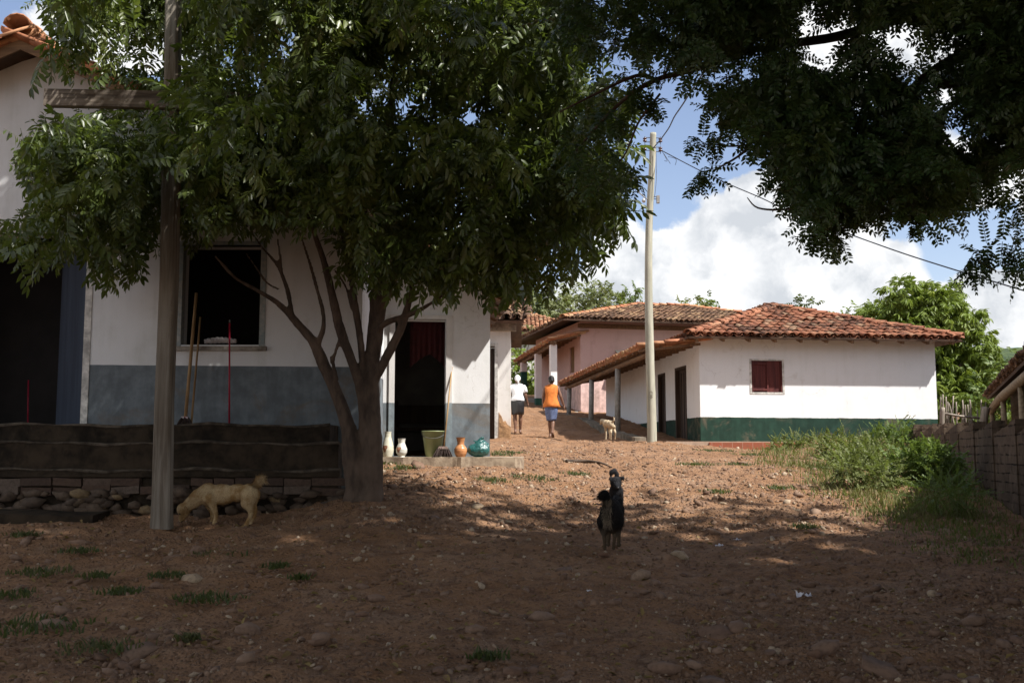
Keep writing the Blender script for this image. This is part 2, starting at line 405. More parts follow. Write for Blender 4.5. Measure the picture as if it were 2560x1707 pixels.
# one barrel tile, running up-slope along +Y, convex up (z)
def tile_template(r0=.105, r1=.085, ln=.46, seg=6, th=.014, convex=True):
    V = []; n = seg+1
    for (y, r) in ((0, r0), (ln, r1)):
        for k in (0, 1):
            for j in range(n):
                a = math.pi*j/seg; rr = r-th*k
                V.append((-math.cos(a)*rr, y, math.sin(a)*rr*.8))
    V = np.array(V)
    if not convex: V[:, 2] *= -1
    F = []
    o0, i0, o1, i1 = 0, n, 2*n, 3*n
    for j in range(seg):
        F += [(o0+j, o0+j+1, o1+j+1, o1+j), (i0+j+1, i0+j, i1+j, i1+j+1), (o0+j+1, o0+j, i0+j, i0+j+1), (o1+j, o1+j+1, i1+j+1, i1+j)]
    F += [(o0, o1, i1, i0), (o0+seg, i0+seg, i1+seg, o1+seg)]
    return V, np.array(F)
TC = tile_template(); TU = tile_template(.10, .085, .46, 6, .014, False)
def tiles(A, e, u, W, L, inside=None, pitch=.215, step=.36, jit=.012, rid=None, lift=.0):
    """barrel-tile covering of a slope: A = eave corner, e along the eave, u up-slope. returns V,F"""
    A = np.asarray(A, float); e = unit(e); u = unit(u); n = np.cross(e, u); VV = []; FF = []; k = 0
    nc = int(W/pitch)+1; nr = int(L/step)+1
    for ci in range(nc):
        for kind in (0, 1):
            a = (ci+.5)*pitch if kind == 0 else ci*pitch
            T, F = (TC if kind == 0 else TU)
            for ri in range(nr):
                y = ri*step+(0 if kind == 0 else .03)
                if inside is not None and not inside(a, y+.2): continue
                if y > L-.12: continue
                t = T*[1+rng.normal()*.03, 1, 1+rng.normal()*.06]; ang = rng.normal()*.03
                x = t[:, 0]*math.cos(ang)-t[:, 1]*math.sin(ang)+a+rng.normal()*jit; yy = t[:, 1]*math.cos(ang)+t[:, 0]*math.sin(ang)+y+rng.normal()*jit*1.4
                z = t[:, 2]+(.055 if kind == 0 else .075)-t[:, 1]*.05+rng.normal()*.006+lift
                # upper end dives under the next course
                VV.append(A+x[:, None]*e+yy[:, None]*u+z[:, None]*n); FF.append(F+k); k += len(T)
    return np.concatenate(VV), np.concatenate(FF)
def ridge_tiles(p, q, up=(0, 0, 1), step=.33, r=1.25, lift=.03):
    p = np.asarray(p, float); q = np.asarray(q, float); L = np.linalg.norm(q-p); u = (q-p)/L; s = unit(np.cross(u, up)); n = np.cross(s, u); VV = []; FF = []; k = 0
    T, F = TC
    for i in range(int(L/step)+1):
        t = T*r; tilt = rng.normal()*.03
        VV.append(p+u*(i*step)+t[:, :1]*s+(t[:, 1:2])*u+(t[:, 2:3]-t[:, 1:2]*(.06)+lift+.02*rng.random())*n+s*rng.normal()*.012); FF.append(F+k); k += len(T)
    return np.concatenate(VV), np.concatenate(FF)
def cat(parts):
    VV = []; FF = []; k = 0
    for V, F in parts: VV.append(V); FF.append(F+k); k += len(V)
    return np.concatenate(VV), np.concatenate(FF)
def slab(mb, pts, th, n=None):
    """thick polygon (top = pts, thickness downwards along its normal)"""
    pts = [np.asarray(p, float) for p in pts]
    if n is None: n = unit(np.cross(pts[1]-pts[0], pts[2]-pts[0]))
    if n[2] < 0: n = -n; pts = pts[::-1]
    k = len(pts); lo = [p-n*th for p in pts]
    F = [tuple(range(k)), tuple(range(2*k-1, k-1, -1))]+[(i, i+k, (i+1) % k+k, (i+1) % k) for i in range(k)]
    return mb.add(pts+lo, F)

# materials shared by the houses
m_dark = M_simple('shade_dark_interior', (.018, .015, .014), .2, 4)  # darkness of the unlit rooms is put into this colour
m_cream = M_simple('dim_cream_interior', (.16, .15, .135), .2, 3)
m_raft = M_wood('rafter_wood', (.22, .13, .07), (.09, .05, .03), 1)
m_rough = M_wood('pole_wood_pale', (.40, .31, .20), (.22, .16, .10), 1, 12)
m_under = M_simple('roof_underside', (.10, .06, .04), .3, 6)
m_frame = M_simple('white_frame_paint', (.62, .60, .56), .2, 14, .6, col2=(.30, .29, .27))
m_tile_old = M_tile('old_dark_clay_tile', (.17, .095, .060), (.25, .145, .085), (.46, .30, .17), .82)
m_tile_red = M_tile('red_clay_tile', (.245, .096, .054), (.32, .140, .078), (.34, .21, .13), .78)
m_tile_orange = M_tile('bright_orange_tile', (.42, .17, .09), (.48, .25, .13), (.55, .36, .2), .35)
m_conc = M_simple('old_concrete', (.30, .27, .23), .3, 9, .9, .5, .02, col2=(.13, .11, .09))
# ================================================================== WHITE HOUSE (right)
C0 = np.array([4.7, 26.0, 0]); ef = unit([.9925, .122, 0]); es = unit([-.122, .9925, 0]); ZV = np.array([0, 0, 1.])
def W(t, s, z): return C0+ef*t+es*s+ZV*z
def flat(p): return p[:2]
h = thing('white_house', 'long white house with dark green dado, red clay tile hip roof and side porch', 'house', W(0, 0, 1.7))
m_wh = M_plaster('white_lime_paint', (.73, .735, .745), (.016, .042, .030), 2.39, (-.004, 0), None, grime=.22, edge=.05)
WW, WD = 6.28, 11.1
mb = MB()
wall(mb, flat(W(0, 0, 0)), flat(W(WW, 0, 0)), .8, 4.44, .25, [(1.348, 2.155, 3.0, 3.80)])
wall(mb, flat(W(WW, .25, 0)), flat(W(WW, WD, 0)), .8, 4.44, .25)
wall(mb, flat(W(WW, WD, 0)), flat(W(0, WD, 0)), .8, 4.44, .25)
wall(mb, flat(W(0, WD-.25, 0)), flat(W(0, .25, 0)), .8, 4.44, .25, [(WD-.25-3.97, WD-.25-3.2, 1.77, 3.72), (WD-.25-2.19, WD-.25-1.15, 1.77, 3.76)])
mb.build('wall', m_wh, h)
# shutter window
m_shut = M_wood('oxblood_shutter_paint', (.115, .030, .026), (.060, .016, .016), 2, 14)
mb = MB(); mb.obox(W(1.348, .03, 3.0), ef*.807, es*.04, ZV*.8); sh = mb.build('shutter', m_shut, h); sh['label'] = 'closed oxblood red wooden shutter'
mb = MB()
for a in (.0, .40, .765): mb.obox(W(1.348+a, -.004, 3.0), ef*.042, es*.034, ZV*.8)
mb.obox(W(1.39, -.002, 3.04), ef*.358, es*.03, ZV*.05); mb.obox(W(1.39, -.002, 3.70), ef*.358, es*.03, ZV*.05)
mb.build('batten', m_shut, sh)
mb = MB()
for q in ((1.30, 2.96, .048, .88), (2.155, 2.96, .05, .88)): mb.obox(W(q[0], -.012, q[1]), ef*q[2], es*.05, ZV*q[3])
mb.obox(W(1.348, -.010, 2.955), ef*.807, es*.05, ZV*.045); mb.obox(W(1.348, -.010, 3.80), ef*.807, es*.05, ZV*.04)
mb.build('frame', m_frame, sh)
# doors in the shaded side
m_door = M_wood('dark_door_wood', (.075, .05, .036), (.03, .02, .016), 2, 10)
for s0, s1, zt in ((1.15, 2.19, 3.76), (3.2, 3.97, 3.72)):
    mb = MB(); mb.obox(W(.09, s0+.07, 1.77), es*(s1-s0-.14), ef*.05, ZV*(zt-1.77-.07)); dl = mb.build('door', m_door, h)
    mb = MB(); mb.obox(W(-.015, s0, 1.77), es*.07, ef*.16, ZV*(zt-1.77)); mb.obox(W(-.015, s1-.07, 1.77), es*.07, ef*.16, ZV*(zt-1.77)); mb.obox(W(-.013, s0+.07, zt-.07), es*(s1-s0-.14), ef*.158, ZV*.07)
    mb.build('frame', m_door, dl)
    mb = MB()
    for k in range(1, 4): mb.obox(W(.078, s0+.07+(s1-s0-.14)*k/4, 1.8), es*.012, ef*.012, ZV*(zt-1.95))
    mb.build('batten', m_dark, dl)
# hip roof
OH = .55; OS = .45; ze = 4.33; rise = 1.22; run = 3.62; th = math.atan2(rise, run); ct, st_ = math.cos(th), math.sin(th)
RW = WW+2*OS; half = RW/2; RL = WD+OH+.45
def ins_front(a, y): return y*ct <= min(a, RW-a)*run/half+.10
Tf = tiles(W(-OS, -OH, ze), ef, es*ct+ZV*st_, RW, run/ct, ins_front)
th2 = math.atan2(rise, half); c2, s2 = math.cos(th2), math.sin(th2)
def ins_side(a, y): return y*c2 <= min(a, RL-a)*half/run+.10
Tl = tiles(W(-OS, RL-OH, ze), -es, ef*c2+ZV*s2, RL, half/c2, ins_side)
Tr = tiles(W(WW+OS, -OH, ze), es, -ef*c2+ZV*s2, RL, half/c2, ins_side)
def Rf(t, s): return W(t, s, ze+rise)
apx = Rf(-OS+half, -OH+run); apb = Rf(-OS+half, RL-OH-run)
mb = MB(); e1, e2, e3, e4 = W(-OS, -OH, ze), W(WW+OS, -OH, ze), W(WW+OS, RL-OH, ze), W(-OS, RL-OH, ze)
for pl in ([e1, e2, apx], [e2, e3, apb, apx], [e3, e4, apb], [e4, e1, apx, apb]): slab(mb, [p+ZV*-.002 for p in pl], .05)
mb.build('roof_deck', m_under, h)
V, F = cat([Tf, Tl, Tr]); rf = obj_np('roof', V, F, m_tile_red, h, True)
V, F = cat([ridge_tiles(e1+ZV*.05, apx+ZV*.07), ridge_tiles(e2+ZV*.05, apx+ZV*.07), ridge_tiles(apx+ZV*.07, apb+ZV*.07)]); obj_np('ridge_tiles', V, F, m_tile_red, rf, True)
for k in range(11): MB().bar(W(-OS+.25+k*.67, -OH+.04, ze-.085), W(-OS+.25+k*.67, .02, ze+.10), .06, .07).build('rafter', m_raft, h)
for k in range(14): MB().bar(W(-OS+.04, .3+k*.8, ze-.085), W(.02, .3+k*.8, ze+.06), .06, .07).build('rafter', m_raft, h)
# porch along the left side
zi, zo_n, zo_f = 4.24, 4.04, 3.90
def PR(t, s, dz=0): f = (s+.15)/12.0; return W(t, s, (zi-.10*f)+( -t/1.62)*((zo_n-zi)+(-.04)*f)+dz)
PL = 12.0
A = PR(-1.62, PL-.15); e = unit(PR(-1.62, -.15)-A); u = unit(PR(-.02, PL-.15)-A)
V, F = tiles(A, e, u, PL, 1.60, None, .22, .36); pr = obj_np('porch_roof', V, F, m_tile_orange, h, True); pr['label'] = 'orange tiled lean-to porch roof'
V, F = ridge_tiles(PR(-1.62, -.13, .0), PR(-.05, -.13, .0), ZV, .36, 1.2, .05); obj_np('verge_tiles', V, F, m_tile_orange, pr, True)
for k in range(19): MB().bar(PR(-1.58, -.1+k*.65, -.05), PR(-.0, -.1+k*.65, -.05), .06, .06).build('rafter', m_raft, pr)
for t in (-1.45, -1.0, -.55, -.15): MB().bar(PR(t, -.14, -.012), PR(t, PL-.15, -.012), .05, .02).build('batten', m_raft, pr)
mb = MB(); P_, Q_ = smoothline([PR(-1.3, s, -.15) for s in (-.1, 3, 6, 9, 11.8)], [.075, .07, .08, .07, .07], 4); mb.tube(P_, Q_, 10); mb.build('beam', m_raft, pr, True)
m_post = M_simple('grey_post_paint', (.33, .32, .30), .2, 10)
CZ = lambda s: np.interp(s, [-.2, .3, 3.3, 7.1, 11.4, 13], [1.80, 1.86, 2.10, 2.53, 2.87, 2.95])
for s in (3.45, 7.2, 11.2):
    mb = MB(); b0 = W(-1.33, s, CZ(s)-.05); t0 = PR(-1.3, s, -.20); mb.tube([b0, b0*.5+t0*.5, t0], [.085, .08, .08], 10); mb.build('porch_post', m_post, h, True)
# kerb wall under the porch
kb = thing('porch_kerb', 'low stained concrete kerb wall rising along the white house porch', 'kerb', W(-1.5, 5, 2.0))
m_kerb = M_simple('stained_kerb', (.20, .165, .125), .35, 7, .9, .5, .02, col2=(.075, .065, .045))
mb = MB(); ss_ = np.linspace(.2, 12.2, 25)
for a, c_ in zip(ss_[:-1], ss_[1:]):
    P8 = [W(-1.62, a, .9), W(-1.34, a, .9), W(-1.34, c_, .9), W(-1.62, c_, .9)]
    wv = lambda q: .015*math.sin(q*5.1)+.01*math.sin(q*11.7)
    mb.hexa(P8+[W(-1.62, a, CZ(a)+wv(a)), W(-1.34, a, CZ(a)+wv(a)), W(-1.34, c_, CZ(c_)+wv(c_)), W(-1.62, c_, CZ(c_)+wv(c_))])
mb.build('kerb_wall', m_kerb, kb)
# pavement with a brick edge in front
pv = thing('house_pavement', 'narrow earth coloured pavement with red brick edge before the white house', 'pavement', W(1, -.6, 1.6))
m_pav = M_simple('pavement_cement', (.42, .30, .22), .2, 5, .9, .4, .01)
mb = MB(); mb.obox(W(-1.2, -1.12, 1.0), ef*8.2, es*1.117, ZV*.755); mb.build('slab', m_pav, pv)
m_brk, b = newmat('red_edge_brick'); bt = b.n('ShaderNodeTexBrick', i={'Vector': b.vm('MULTIPLY', b.n('ShaderNodeCombineXYZ', i={0: b.n('ShaderNodeSeparateXYZ', i={0: pos(b)}).outputs[0], 1: b.n('ShaderNodeSeparateXYZ', i={0: pos(b)}).outputs[2]}).outputs[0], (1, 1, 1)),
    'Color1': (.30, .085, .045, 1), 'Color2': (.24, .075, .04, 1), 'Mortar': (.40, .30, .24, 1), 'Scale': 4.0, 'Mortar Size': .012, 'Brick Width': 1.0, 'Row Height': 1.2})
finish(b, b.mix(b.ss(b.noise(pos(b), 8, 5), .5, .72, 0, .6), bt.outputs[0], (.16, .075, .05)), .9, bt.outputs['Fac'], .3, .01)
mb = MB(); mb.obox(W(-.15, -1.17, 1.0), ef*4.6, es*.05, ZV*.73); mb.build('brick_edge', m_brk, pv)

# ================================================================== PINK HOUSE
C1 = np.array([2.58, 39.0, 0]); pf = unit([.976, .2177, 0]); ps = unit([-.2177, .976, 0])
def K(t, s, z): return C1+pf*t+ps*s+ZV*z
h = thing('pink_house', 'pink plastered house with weathered tile roof and white pillared veranda', 'house', K(0, 0, 2.9))
m_pk = M_plaster('pink_paint', (.53, .355, .32), (.58, .41, .37), 4.25, (0, 0), None, grime=.35)
mb = MB(); PWd, PDp = 9.2, 7.0
wall(mb, flat(K(0, 0, 0)), flat(K(PWd, 0, 0)), 2.0, 6.42, .25)
wall(mb, flat(K(PWd, .25, 0)), flat(K(PWd, PDp, 0)), 2.0, 6.42, .25)
wall(mb, flat(K(PWd, PDp, 0)), flat(K(0, PDp, 0)), 2.0, 6.42, .25)
wall(mb, flat(K(0, PDp-.25, 0)), flat(K(0, .25, 0)), 2.0, 6.42, .25, [(PDp-.25-1.5, PDp-.25-.85, 4.55, 5.55), (PDp-.25-4.4, PDp-.25-3.5, 3.1, 5.2)])
mb.build('wall', m_pk, h)
m_ochre = M_wood('ochre_shutter_wood', (.22, .13, .06), (.12, .07, .03), 2)
mb = MB(); mb.obox(K(.06, .85, 4.55), ps*.65, pf*.05, ZV*1.0); wn = mb.build('window', m_ochre, h)
mb = MB(); mb.obox(K(.08, 3.5, 3.1), ps*.9, pf*.05, ZV*2.1); mb.build('door', m_door, h)
mb = MB(); mb.obox(K(0.05, -.03, 2.0), pf*PWd, ps*.027, ZV*.95); mb.build('dark_base', m_kerb, h)
ze = 6.36; rise = 1.2; PO = .95; run = PDp/2+PO; th = math.atan2(rise, run); ct, st_ = math.cos(th), math.sin(th); RW = PWd+2*PO; RD = PDp+2*PO
def ins_f(a, y): return y*ct <= min(a, RW-a)+.1
def ins_s(a, y): return y*ct <= min(a, RD-a)+.1
Tf = tiles(K(-PO, -PO, ze), pf, ps*ct+ZV*st_, RW, run/ct, ins_f); Tl = tiles(K(-PO, RD-PO, ze), -ps, pf*ct+ZV*st_, RD, run/ct, ins_s); Tr = tiles(K(PWd+PO, -PO, ze), ps, -pf*ct+ZV*st_, RD, run/ct, ins_s)
e1, e2, e3, e4 = K(-PO, -PO, ze), K(PWd+PO, -PO, ze), K(PWd+PO, RD-PO, ze), K(-PO, RD-PO, ze); a1, a2 = K(-PO+run, PDp/2, ze+rise), K(PWd+PO-run, PDp/2, ze+rise)
mb = MB()
for pl in ([e1, e2, a2, a1], [e2, e3, a2], [e3, e4, a1, a2], [e4, e1, a1]): slab(mb, pl, .05)
mb.build('roof_deck', m_under, h)
V, F = cat([Tf, Tl, Tr]); rf = obj_np('roof', V, F, m_tile_old, h, True)
V, F = cat([ridge_tiles(e1+ZV*.05, a1+ZV*.06), ridge_tiles(e2+ZV*.05, a2+ZV*.06), ridge_tiles(a1+ZV*.06, a2+ZV*.06)]); obj_np('ridge_tiles', V, F, m_tile_orange, rf, True)
mb = MB(); mb.obox(K(-.1, -.06, 6.16), pf*PWd, ps*.057, ZV*.16); mb.build('wall_plate', m_raft, h)
def PV(t, s, dz=0): return K(t, s, 5.92+t/1.27*.30-.055*s+dz)
A = PV(-1.27, 5.9); e = unit(PV(-1.27, -.1)-A); u = unit(PV(-.02, 5.9)-A)
V, F = tiles(A, e, u, 6.0, 1.25, None, .22, .34); pr = obj_np('veranda_roof', V, F, m_tile_orange, h, True)
V, F = ridge_tiles(PV(-1.27, -.08), PV(-.05, -.08), ZV, .36, 1.2, .05); obj_np('verge_tiles', V, F, m_tile_orange, pr, True)
for k in range(11): MB().bar(PV(-1.25, -.05+k*.58, -.05), PV(0, -.05+k*.58, -.05), .06, .06).build('rafter', m_raft, pr)
MB().bar(PV(-1.02, -.1, -.12), PV(-1.02, 5.9, -.12), .11, .12).build('beam', m_raft, pr)
m_pil = M_plaster('white_pillar', (.74, .71, .68), (.03, .085, .06), 3.58, (0, -.14), None, grime=.2)
m_pil = M_plaster('white_pillar_paint', (.74, .71, .68), None, grime=.2)
m_pilp = M_plaster('pinkish_pillar_paint', (.62, .50, .47), (.02, .06, .045), 4.86, (0, 0), None, grime=.3)
m_pilg = M_plaster('white_pillar_green_foot', (.66, .58, .55), (.03, .085, .06), 3.62, (0, 0), None, grime=.2)
for s, zb, mt, lb in ((.15, 2.9, m_pil, 'sunlit white pillar'), (2.5, 3.2, m_pilg, 'pale pillar with a green foot'), (5.0, 3.6, m_pilp, 'pillar painted dark green below')):
    mb = MB(); mb.obox(K(-1.14, s-.1, zb-.4), pf*.24, ps*.24, PV(-1.02, s, -.16)-K(-1.02, s, zb-.4)); mb.build('pillar', mt, h)['label'] = lb
mb = MB()
for a in np.arange(-.6, 6.4, .5):
    z0_ = 3.0+a*.13; mb.hexa([K(-1.3, a, 2.2), K(-.002, a, 2.2), K(-.002, a+.5, 2.2), K(-1.3, a+.5, 2.2), K(-1.3, a, z0_), K(-.002, a, z0_), K(-.002, a+.5, z0_+.065), K(-1.3, a+.5, z0_+.065)])
mb.build('veranda_floor', m_conc, h)
# corrugated awning on the front wall
aw = []; nn = 60; T0, T1 = 1.35, 4.4
Vv = []; 
for k in range(nn+1):
    t = T0+(T1-T0)*k/nn; dz = .022*math.sin(k*1.57)
    Vv += [K(t, -.01, 5.34+dz), K(t+.12, -.62, 4.98+dz), K(t, -.01, 5.325+dz), K(t+.12, -.62, 4.965+dz)]
Ff = []
for k in range(nn):
    a = 4*k; Ff += [(a, a+1, a+5, a+4), (a+2, a+6, a+7, a+3), (a+1, a+3, a+7, a+5)]
Ff += [(0, 2, 3, 1), (4*nn, 4*nn+1, 4*nn+3, 4*nn+2)]
m_asb = M_simple('asbestos_cement_sheet', (.52, .49, .40), .2, 12, .85)
obj_np('awning', np.array(Vv), np.array(Ff), m_asb, h)['label'] = 'pale corrugated cement awning over a window'

# ================================================================== FAR WHITE HOUSE
h = thing('white_cottage', 'small pale cottage with mossy tile roof at the top of the lane', 'cottage', (0.5, 52, 4.8))
m_cot = M_plaster('pale_cottage_paint', (.58, .58, .56), None, grime=.8)
xa, xb = -1.6, 3.6
mb = MB(); wall(mb, (xa, 52), (xb, 52), 4.2, 7.6, .25); wall(mb, (xb, 52.25), (xb, 57), 4.2, 7.6, .25); wall(mb, (xb, 57), (xa, 57), 4.2, 7.6, .25); wall(mb, (xa, 56.75), (xa, 52.25), 4.2, 7.6, .25); mb.build('wall', m_cot, h)
ze, rise, run = 7.52, 1.15, 3.0; th = math.atan2(rise, run); ct, st_ = math.cos(th), math.sin(th); RW = xb-xa+.9
Tf = tiles((xa-.45, 51.5, ze), (1, 0, 0), (0, ct, st_), RW, run/ct, lambda a, y: y*ct <= min(a, RW-a)*1.05+.1)
Tr = tiles((xb+.45, 51.5, ze), (0, 1, 0), (-ct, 0, st_), 6.0, run/ct, lambda a, y: y*ct <= min(a, 6.0-a)+.1); Tl = tiles((xa-.45, 57.5, ze), (0, -1, 0), (ct, 0, st_), 6.0, run/ct, lambda a, y: y*ct <= min(a, 6.0-a)+.1)
V, F = cat([Tf, Tl, Tr]); obj_np('roof', V, F, M_tile('mossy_red_tile', (.30, .13, .07), (.42, .22, .12), (.50, .36, .22), .6), h, True)
q = [np.array(p) for p in ((xa-.45, 51.5, ze), (xb+.45, 51.5, ze), (xb+.45, 57.5, ze), (xa-.45, 57.5, ze))]; ap = np.array([(xa+xb)/2, 54.5, ze+rise])
mb = MB()
for i in range(4): slab(mb, [q[i], q[(i+1) % 4], ap], .05)
mb.build('roof_deck', m_under, h)

# ================================================================== SMALL WALL-AND-DOOR HOUSE beyond the doorway house
h = thing('lime_washed_house', 'narrow chipped white house end with plank door and exposed adobe base', 'house', (-1.5, 24, 1.75))
m_sm = M_plaster('chipped_white_paint', (.68, .66, .63), None, dirtz=(1.75, 2.55), dirt=(.42, .25, .13), grime=.6)
XR = -.03
mb = MB(); wall(mb, (-4.5, 24), (XR, 24), 1.0, 4.30, .3, [(-.50+4.5-.40, -.40+4.5+.02, 1.78, 3.94)]); wall(mb, (XR, 24.3), (XR, 29), 1.0, 4.30, .3); mb.build('wall', m_sm, h)
mb = MB(); mb.box((-.90, 24.08, 1.78), (-.40, 24.12, 3.90)); dr = mb.build('door', m_door, h)
mb = MB(); mb.box((-.40, 23.96, 1.78), (-.33, 24.10, 3.94)); mb.box((-.92, 23.962, 3.94), (-.33, 24.10, 4.01)); mb.build('frame', m_frame, dr)
mb = MB(); mb.box((-4.5, 23.93, 4.303), (XR+.13, 24.2, 4.46)); mb.build('wall_plate', m_conc, h)
ze, rise, run = 4.50, 1.0, 3.0; th = math.atan2(rise, run); ct, st_ = math.cos(th), math.sin(th)
V, F = tiles((-4.5, 23.55, ze), (1, 0, 0), (0, ct, st_), 4.5+XR+.35, run/ct, None, .25, .36); obj_np('roof', V, F, m_tile_old, h, True)
mb = MB(); slab(mb, [(-4.5, 23.6, ze-.01), (XR+.3, 23.6, ze-.01), (XR+.3, 26.5, ze+.96), (-4.5, 26.5, ze+.96)], .05); slab(mb, [(-4.5, 29.4, ze-.01), (-4.5, 26.5, ze+.96), (XR+.3, 26.5, ze+.96), (XR+.3, 29.4, ze-.01)], .05); mb.build('roof_deck', m_under, h)
# exposed adobe where the plaster fell off
m_ado = M_simple('exposed_adobe', (.40, .235, .12), .3, 9, .95, .8, .03)
mb = MB(); pts = [(-.30, 1.6), (XR+.004, 1.6), (XR+.004, 2.08), (-.06, 2.1), (-.11, 2.14), (-.15, 2.22), (-.20, 2.2), (-.24, 2.32), (-.28, 2.37), (-.30, 2.42)]
k = len(pts); mb.add([(x, 23.985, z) for x, z in pts]+[(x, 24.0, z) for x, z in pts], [tuple(range(k))]+[(i, i+k, (i+1) % k+k, (i+1) % k) for i in range(k)]); mb.build('bare_adobe_patch', m_ado, h)

# ================================================================== DOORWAY HOUSE
h = thing('doorway_house', 'low white house with open doorway and grey blue dado beside the tree', 'house', (-.34, 16, 1.4)); h_door = h
GREY = (.155, .178, .195)
m_dw = M_plaster('white_and_grey_paint', (.68, .68, .68), GREY, 2.245, (0, 0), None, grime=.3, edge=.006)
XR = -.34; DX0, DX1, DZ0, DZ1 = -1.80, -1.02, 1.44, 3.53
mb = MB(); wall(mb, (-5.2, 16), (XR, 16), .8, 4.05, .3, [(DX0+5.2, DX1+5.2, DZ0, DZ1)]); wall(mb, (XR, 16.3), (XR, 22), .8, 4.05, .3); wall(mb, (XR, 22), (-5.2, 22), .8, 4.05, .3); wall(mb, (-5.2, 21.7), (-5.2, 16.3), .8, 4.05, .3)
mb.build('wall', m_dw, h)
# gable triangle
zr = 4.05; xm = (-5.2+XR)/2; rg = zr+(XR-xm)*.42
mb = MB(); mb.add([(-5.2, 16, zr), (XR, 16, zr), (xm, 16, rg), (-5.2, 16.28, zr), (XR, 16.28, zr), (xm, 16.28, rg)], [(0, 1, 2), (5, 4, 3), (0, 3, 4, 1), (1, 4, 5, 2), (2, 5, 3, 0)]); mb.build('gable', m_dw, h)
th = math.atan(.42); ct, st_ = math.cos(th), math.sin(th); OV = .42; ze = zr+.05-OV*.42; Lr = (XR-xm+OV)/ct
V1 = tiles((XR+OV, 15.5, ze), (0, 1, 0), (-ct, 0, st_), 7.0, Lr); V2 = tiles((-5.2-OV, 22.5, ze), (0, -1, 0), (ct, 0, st_), 7.0, Lr)
V, F = cat([V1, V2, ridge_tiles((xm, 15.5, rg+.10), (xm, 22.5, rg+.10))]); obj_np('roof', V, F, m_tile_orange, h, True)
mb = MB(); slab(mb, [(XR+OV, 15.52, ze-.01), (XR+OV, 22.5, ze-.01), (xm, 22.5, rg+.04), (xm, 15.52, rg+.04)], .04); slab(mb, [(-5.2-OV, 15.52, ze-.01), (xm, 15.52, rg+.04), (xm, 22.5, rg+.04), (-5.2-OV, 22.5, ze-.01)], .04); mb.build('roof_deck', m_under, h)
for k in range(9): MB().bar((XR+OV-.03, 15.7+k*.75, ze-.06), (XR, 15.7+k*.75, ze-.06+OV*.42), .06, .06).build('rafter', m_raft, h)
mb = MB(); mb.box((DX0-.085, 15.972, DZ0), (DX0, 16.06, DZ1+.07)); mb.box((DX1, 15.972, DZ0), (DX1+.095, 16.06, DZ1+.07)); mb.box((DX0, 15.974, DZ1), (DX1, 16.06, DZ1+.065)); fr = mb.build('door_frame', M_plaster('door_frame_paint', (.62, .60, .58), (.20, .235, .255), 2.245, grime=.6), h)
# room behind the doorway
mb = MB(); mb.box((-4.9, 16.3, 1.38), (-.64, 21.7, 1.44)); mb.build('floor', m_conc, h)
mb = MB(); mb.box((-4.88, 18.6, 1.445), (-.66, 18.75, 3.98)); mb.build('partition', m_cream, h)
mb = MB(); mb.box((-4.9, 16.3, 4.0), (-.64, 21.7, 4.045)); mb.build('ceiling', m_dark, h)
h_door.rotation_euler = (0, 0, R(7))
cu = []; # curtain swags hanging inside
m_red = M_simple('dark_red_cloth', (.055, .010, .012), .3, 9)
nn = 24; Vv = []; x0, x1 = -1.62, -1.0
for k in range(nn+1):
    f = k/nn; x = x0+(x1-x0)*f; lo = 2.83+.24*(1-abs(f*2-1)**1.3) - .06*f; yy = 16.42+.03*math.sin(k*1.9)
    Vv += [(x, yy, 3.6), (x, yy, lo), (x, yy+.01, 3.6), (x, yy+.01, lo)]
Ff = []
for k in range(nn): a = 4*k; Ff += [(a, a+1, a+5, a+4), (a+2, a+6, a+7, a+3), (a+1, a+3, a+7, a+5)]
o = obj_np('curtain', np.array(Vv), np.array(Ff), m_red, None, True); tag(o, 'dark red swagged curtain hanging inside the open doorway', 'curtain')
t = thing('bench', 'dark wooden bench against the wall inside the open doorway', 'bench', (-1.45, 18.2, 1.44))
mb = MB(); mb.box((-2.1, 17.9, 1.86), (-1.12, 18.35, 1.92)); mb.build('seat', m_door, t)
mb = MB(); mb.box((-2.1, 18.36, 2.0), (-1.12, 18.41, 2.32)); mb.build('backrest', m_door, t)
for x in (-2.07, -1.18):
    for y in (17.93, 18.35): mb = MB(); mb.box((x, y, 1.44), (x+.06, y+.06, 1.86 if y < 18.2 else 2.40)); mb.build('leg', m_door, t)
st = thing('door_step', 'broken edged concrete step along the foot of the doorway house', 'step', (-1.2, 15.7, 1.35))
mb = MB(); xs = np.linspace(-2.4, .18, 40); jag = np.abs(fbm(np.c_[xs*2.2+5, xs*0, xs*0], 2, 3))*.22+np.clip((xs-.0)/.18, 0, 1)**3*.25; m_stp = M_simple('earthy_step_cement', (.34, .27, .195), .3, 9, .95, .6, .02, col2=(.16, .115, .08))
for i in range(39): mb.hexa([(xs[i], 15.42+jag[i]*.5, 1.0), (xs[i+1], 15.42+jag[i+1]*.5, 1.0), (xs[i+1], 15.996, 1.0), (xs[i], 15.996, 1.0), (xs[i], 15.40+jag[i], 1.425), (xs[i+1], 15.40+jag[i+1], 1.425), (xs[i+1], 15.996, 1.435), (xs[i], 15.996, 1.435)])
mb.build('slab', m_stp, st)

